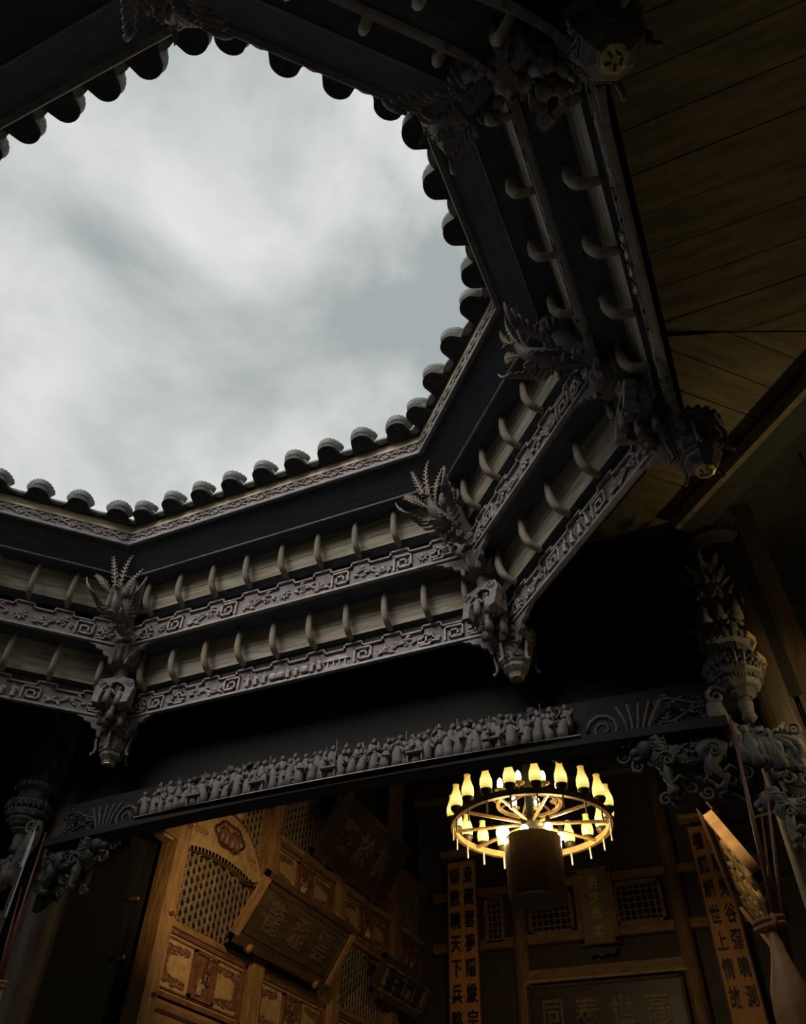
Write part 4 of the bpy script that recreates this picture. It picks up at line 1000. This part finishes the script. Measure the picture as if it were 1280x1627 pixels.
for i in range(10):
    a = 2 * PI * i / 10 + .2
    M().tube([(.13 * C(a), .13 * S(a), z0 + .03), (RR_ * C(a), RR_ * S(a), z0 + .0)], .02, 6).build('spoke', 'brass', t)
for i in range(6):
    a = 2 * PI * i / 6
    M().tube([(.05 * C(a), .05 * S(a), z0 + .4), (.38 * C(a), .38 * S(a), z0 + .28)], .014, 6).build('spoke', 'brass', t)
lamp_prof = [(.03, 0), (.064, .012), (.074, .06), (.070, .12), (.046, .19), (.034, .24), (.040, .275), (.030, .275)]
shade_me = M().lathe(lamp_prof, 14).mesh('glass_shade', 'shade', True)
cup_me = M().lathe([(.012, -.11), (.02, -.10), (.02, -.06), (.055, -.035), (.072, .0), (.068, .018), (.04, .018)], 14).mesh('lamp_cup', 'iron', True)
drop_me = M().lathe([(.004, -.26), (.011, -.25), (.011, -.11), (.006, -.09)], 6).mesh('pendant_rod', 'drop')
for i in range(20):
    a = 2 * PI * i / 20 + .05
    o = inst('lamp_cup', cup_me, t, (RR_ * C(a), RR_ * S(a), z0 + .09)); ZB[o.name] = 0
    inst('glass_shade', shade_me, o, (0, 0, .015)); inst('pendant_rod', drop_me, o, (0, 0, 0))
bulb_me = M().lathe([(.01, 0), (.03, .02), (.038, .07), (.03, .12), (.01, .15)], 10).mesh('candle_bulb', 'bulb', True)
saucer_me = M().lathe([(.01, -.08), (.015, -.03), (.07, -.01), (.075, .0), (.02, .0)], 12).mesh('saucer', 'brass', True)
for i in range(8):
    a = 2 * PI * i / 8 + PI / 8 * 1.0 + .39
    o = inst('saucer', saucer_me, t, (.38 * C(a), .38 * S(a), z0 + .38)); ZB[o.name] = 0; inst('candle_bulb', bulb_me, o, (0, 0, .0))
globe_me = M().ell((0, 0, 0), .048, None, 12, 8).mesh('globe_bulb', 'bulb', True)
cap_me = M().lathe([(.03, .0), (.035, .03), (.025, .09), (.01, .1)], 10).mesh('bulb_socket', 'iron', True)
for dx, dy in ((-.32, -.12), (-.04, -.16), (.24, -.12), (.30, .2), (-.3, .22)):
    o = inst('bulb_socket', cap_me, t, (dx, dy, z0 - .05)); ZB[o.name] = 0; g_ = 1.7 if dx < -.31 else 1; inst('globe_bulb', globe_me, o, (0, 0, -.03), (0, 0, 0), (g_, g_, g_))  # leftmost globe enlarged in place of its glare
    ld = bpy.data.lights.new('bulb_light', 'POINT'); ld.energy = 44; ld.color = (1, .72, .36); ld.shadow_soft_size = .05
    lo = bpy.data.objects.new('bulb_light', ld); COL.objects.link(lo); lo.location = (CH[0] + dx, CH[1] + dy, z0 + Z - .16)
M().lathe([(.30, z0 - .84), (.32, z0 - .83), (.335, z0 - .16), (.31, z0 - .15), (.05, z0 - .14)], 28).build('drum_shade', 'plaque', t)
M().tube([(0, 0, z0 - .15), (0, 0, z0)], .02, 8).build('drum_rod', 'iron', t)

# added spot lamps, unseen behind the figure beam, washing the left screens and the right plaque
def spot(x, y, z, tgt, power, ang, label):
    t = thing('added_spot_lamp', label, 'lamp', (x, y, z), 0, 'added spot lamps behind the beam')
    d = (Vector(tgt) - Vector((x, y, z))).normalized(); q = d.to_track_quat('-Z', 'Y')
    t.rotation_euler = q.to_euler(); ZB[t.name] = 0
    M().lathe([(.02, .10), (.055, .09), (.055, -.04), (.05, -.04), (.045, .06)], 14).build('housing', 'iron', t, True)
    M().box((0, 0, .13), (.03, .03, .1)).build('bracket', 'iron', t)
    ld = bpy.data.lights.new('added_spot_light', 'SPOT'); ld.energy = power; ld.color = (1, .66, .30); ld.spot_size = ang; ld.spot_blend = .8; ld.shadow_soft_size = .04
    lo = bpy.data.objects.new('added_spot_light', ld); COL.objects.link(lo); lo.location = Vector((x, y, z + Z)) + d * .06; lo.rotation_euler = q.to_euler()
spot(-4.3, 6.34, 3.34, (-6.75, 9.3, 3.3), 240, 1.0, 'added small black spot lamp, unseen behind the figure beam, aimed at the left screens')
spot(-1.4, 6.34, 3.30, (-.4, 7.95, 3.2), 260, .6, 'added small black spot lamp, unseen behind the figure beam, aimed at the right plaque')

# ------------------------------------------------------------------ gourd-headed poles before the columns
def gourd_pole(x, y, zc, s_, label, sg, blade):
    t = thing('gourd_pole', label, 'pole', (x, y, -Z), 0, 'red poles with gourd beside the columns')
    M().lathe([(.02, zc - .38), (.075, zc - .31), (.106, zc - .19), (.113, zc - .05), (.100, zc + .07), (.066, zc + .17), (.043, zc + .25), (.034, zc + .33), (.030, zc + .40), (.015, zc + .42)], 22).build('gourd', 'clay', t, True)
    M().tube([(0, 0, -Z), (0, 0, zc - .38)], .03, 10).build('pole', 'red', t, True)
    for dx, dy, tx, tz, r_ in ((.02, .0, .10, 1.5, .016), (.05, .02, .16, 1.0, .012), (.0, .03, .13, .8, .008)):
        M().tube([(sg * dx, dy, zc + .25), (sg * (dx + tx * .5), dy, zc + .25 + tz * .5), (sg * (dx + tx), dy + .02, zc + .25 + tz)], [r_, r_ * .9, r_ * .5], 8).build('red_stick', 'red', t, True)
    m = M()
    for j in range(2): m.tube([((.06 + .05 * (C(a) < 0)) * C(a) + sg * .02, .045 * S(a), zc + .385 + .035 * j + .012 * C(a)) for a in [2 * PI * i / 14 for i in range(15)]], .014, 6)
    m.tube([(.02, -.05, zc + .36), (.03, -.055, zc + .40), (.02, -.05, zc + .44)], .013, 6)
    m.build('cord_knot', 'cord', t, True)
gourd_pole(-.05, 5.35, 1.12, 1, 'reddish gourd with red sticks tied by cord before the right column', 1, False)
gourd_pole(-6.28, 5.55, 1.30, 1, 'reddish gourd with red stick cut by the lower left corner', -1, True)
t = thing('blade', 'thin grey blade leaning at the left edge before the dark column', 'blade', (-6.6, 5.6, -Z))
M().box((0, 0, .6), (.03, .03, 4.3)).build('shaft', 'halldark', t); M().add([(-.035, 0, 2.3), (.035, 0, 2.3), (.03, 0, 3.0), (0, 0, 3.15), (-.03, 0, 3.0), (0, -.012, 2.3), (0, -.012, 3.0), (0, .012, 2.3), (0, .012, 3.0)], [(0, 5, 6, 4), (5, 1, 2, 6), (4, 6, 3), (6, 2, 3), (0, 4, 8, 7), (7, 8, 2, 1), (4, 3, 8), (8, 3, 2), (0, 7, 1, 5)]).build('edge', 'steel', t)

# ------------------------------------------------------------------ added lantern lighting the right gallery, unseen beyond the picture edge
LX, LY, LZ = 1.32, 5.55, 3.1
t = thing('added_lantern', 'added warm hanging lantern, unseen beyond the right picture edge', 'lantern', (LX, LY, LZ - .25))
M().tube([(0, .12, LZ + .16), (0, .12, ZC)], .008, 6).build('cord', 'iron', t)
mm = M(); band(mm, .12, .15, LZ + .15, LZ + .18, 12); mm.build('lantern_crown', 'hallred', t)
for i in range(6):
    a = i * PI / 3; M().box((.13 * C(a), .13 * S(a), LZ - .02), (.016, .016, .38)).build('lantern_post', 'hallred', t)
M().lathe([(.15, LZ - .23), (.15, LZ - .21), (.05, LZ - .2)], 6).build('lantern_floor', 'hallred', t)
M().ell((0, 0, LZ - .12), .04, None, 10, 7).build('bulb', 'bulb', t, True)
ld = bpy.data.lights.new('added_lantern_light', 'POINT'); ld.energy = 26; ld.color = (1, .78, .36); ld.shadow_soft_size = .05
lo = bpy.data.objects.new('added_lantern_light', ld); COL.objects.link(lo); lo.location = (LX, LY, Z + LZ)
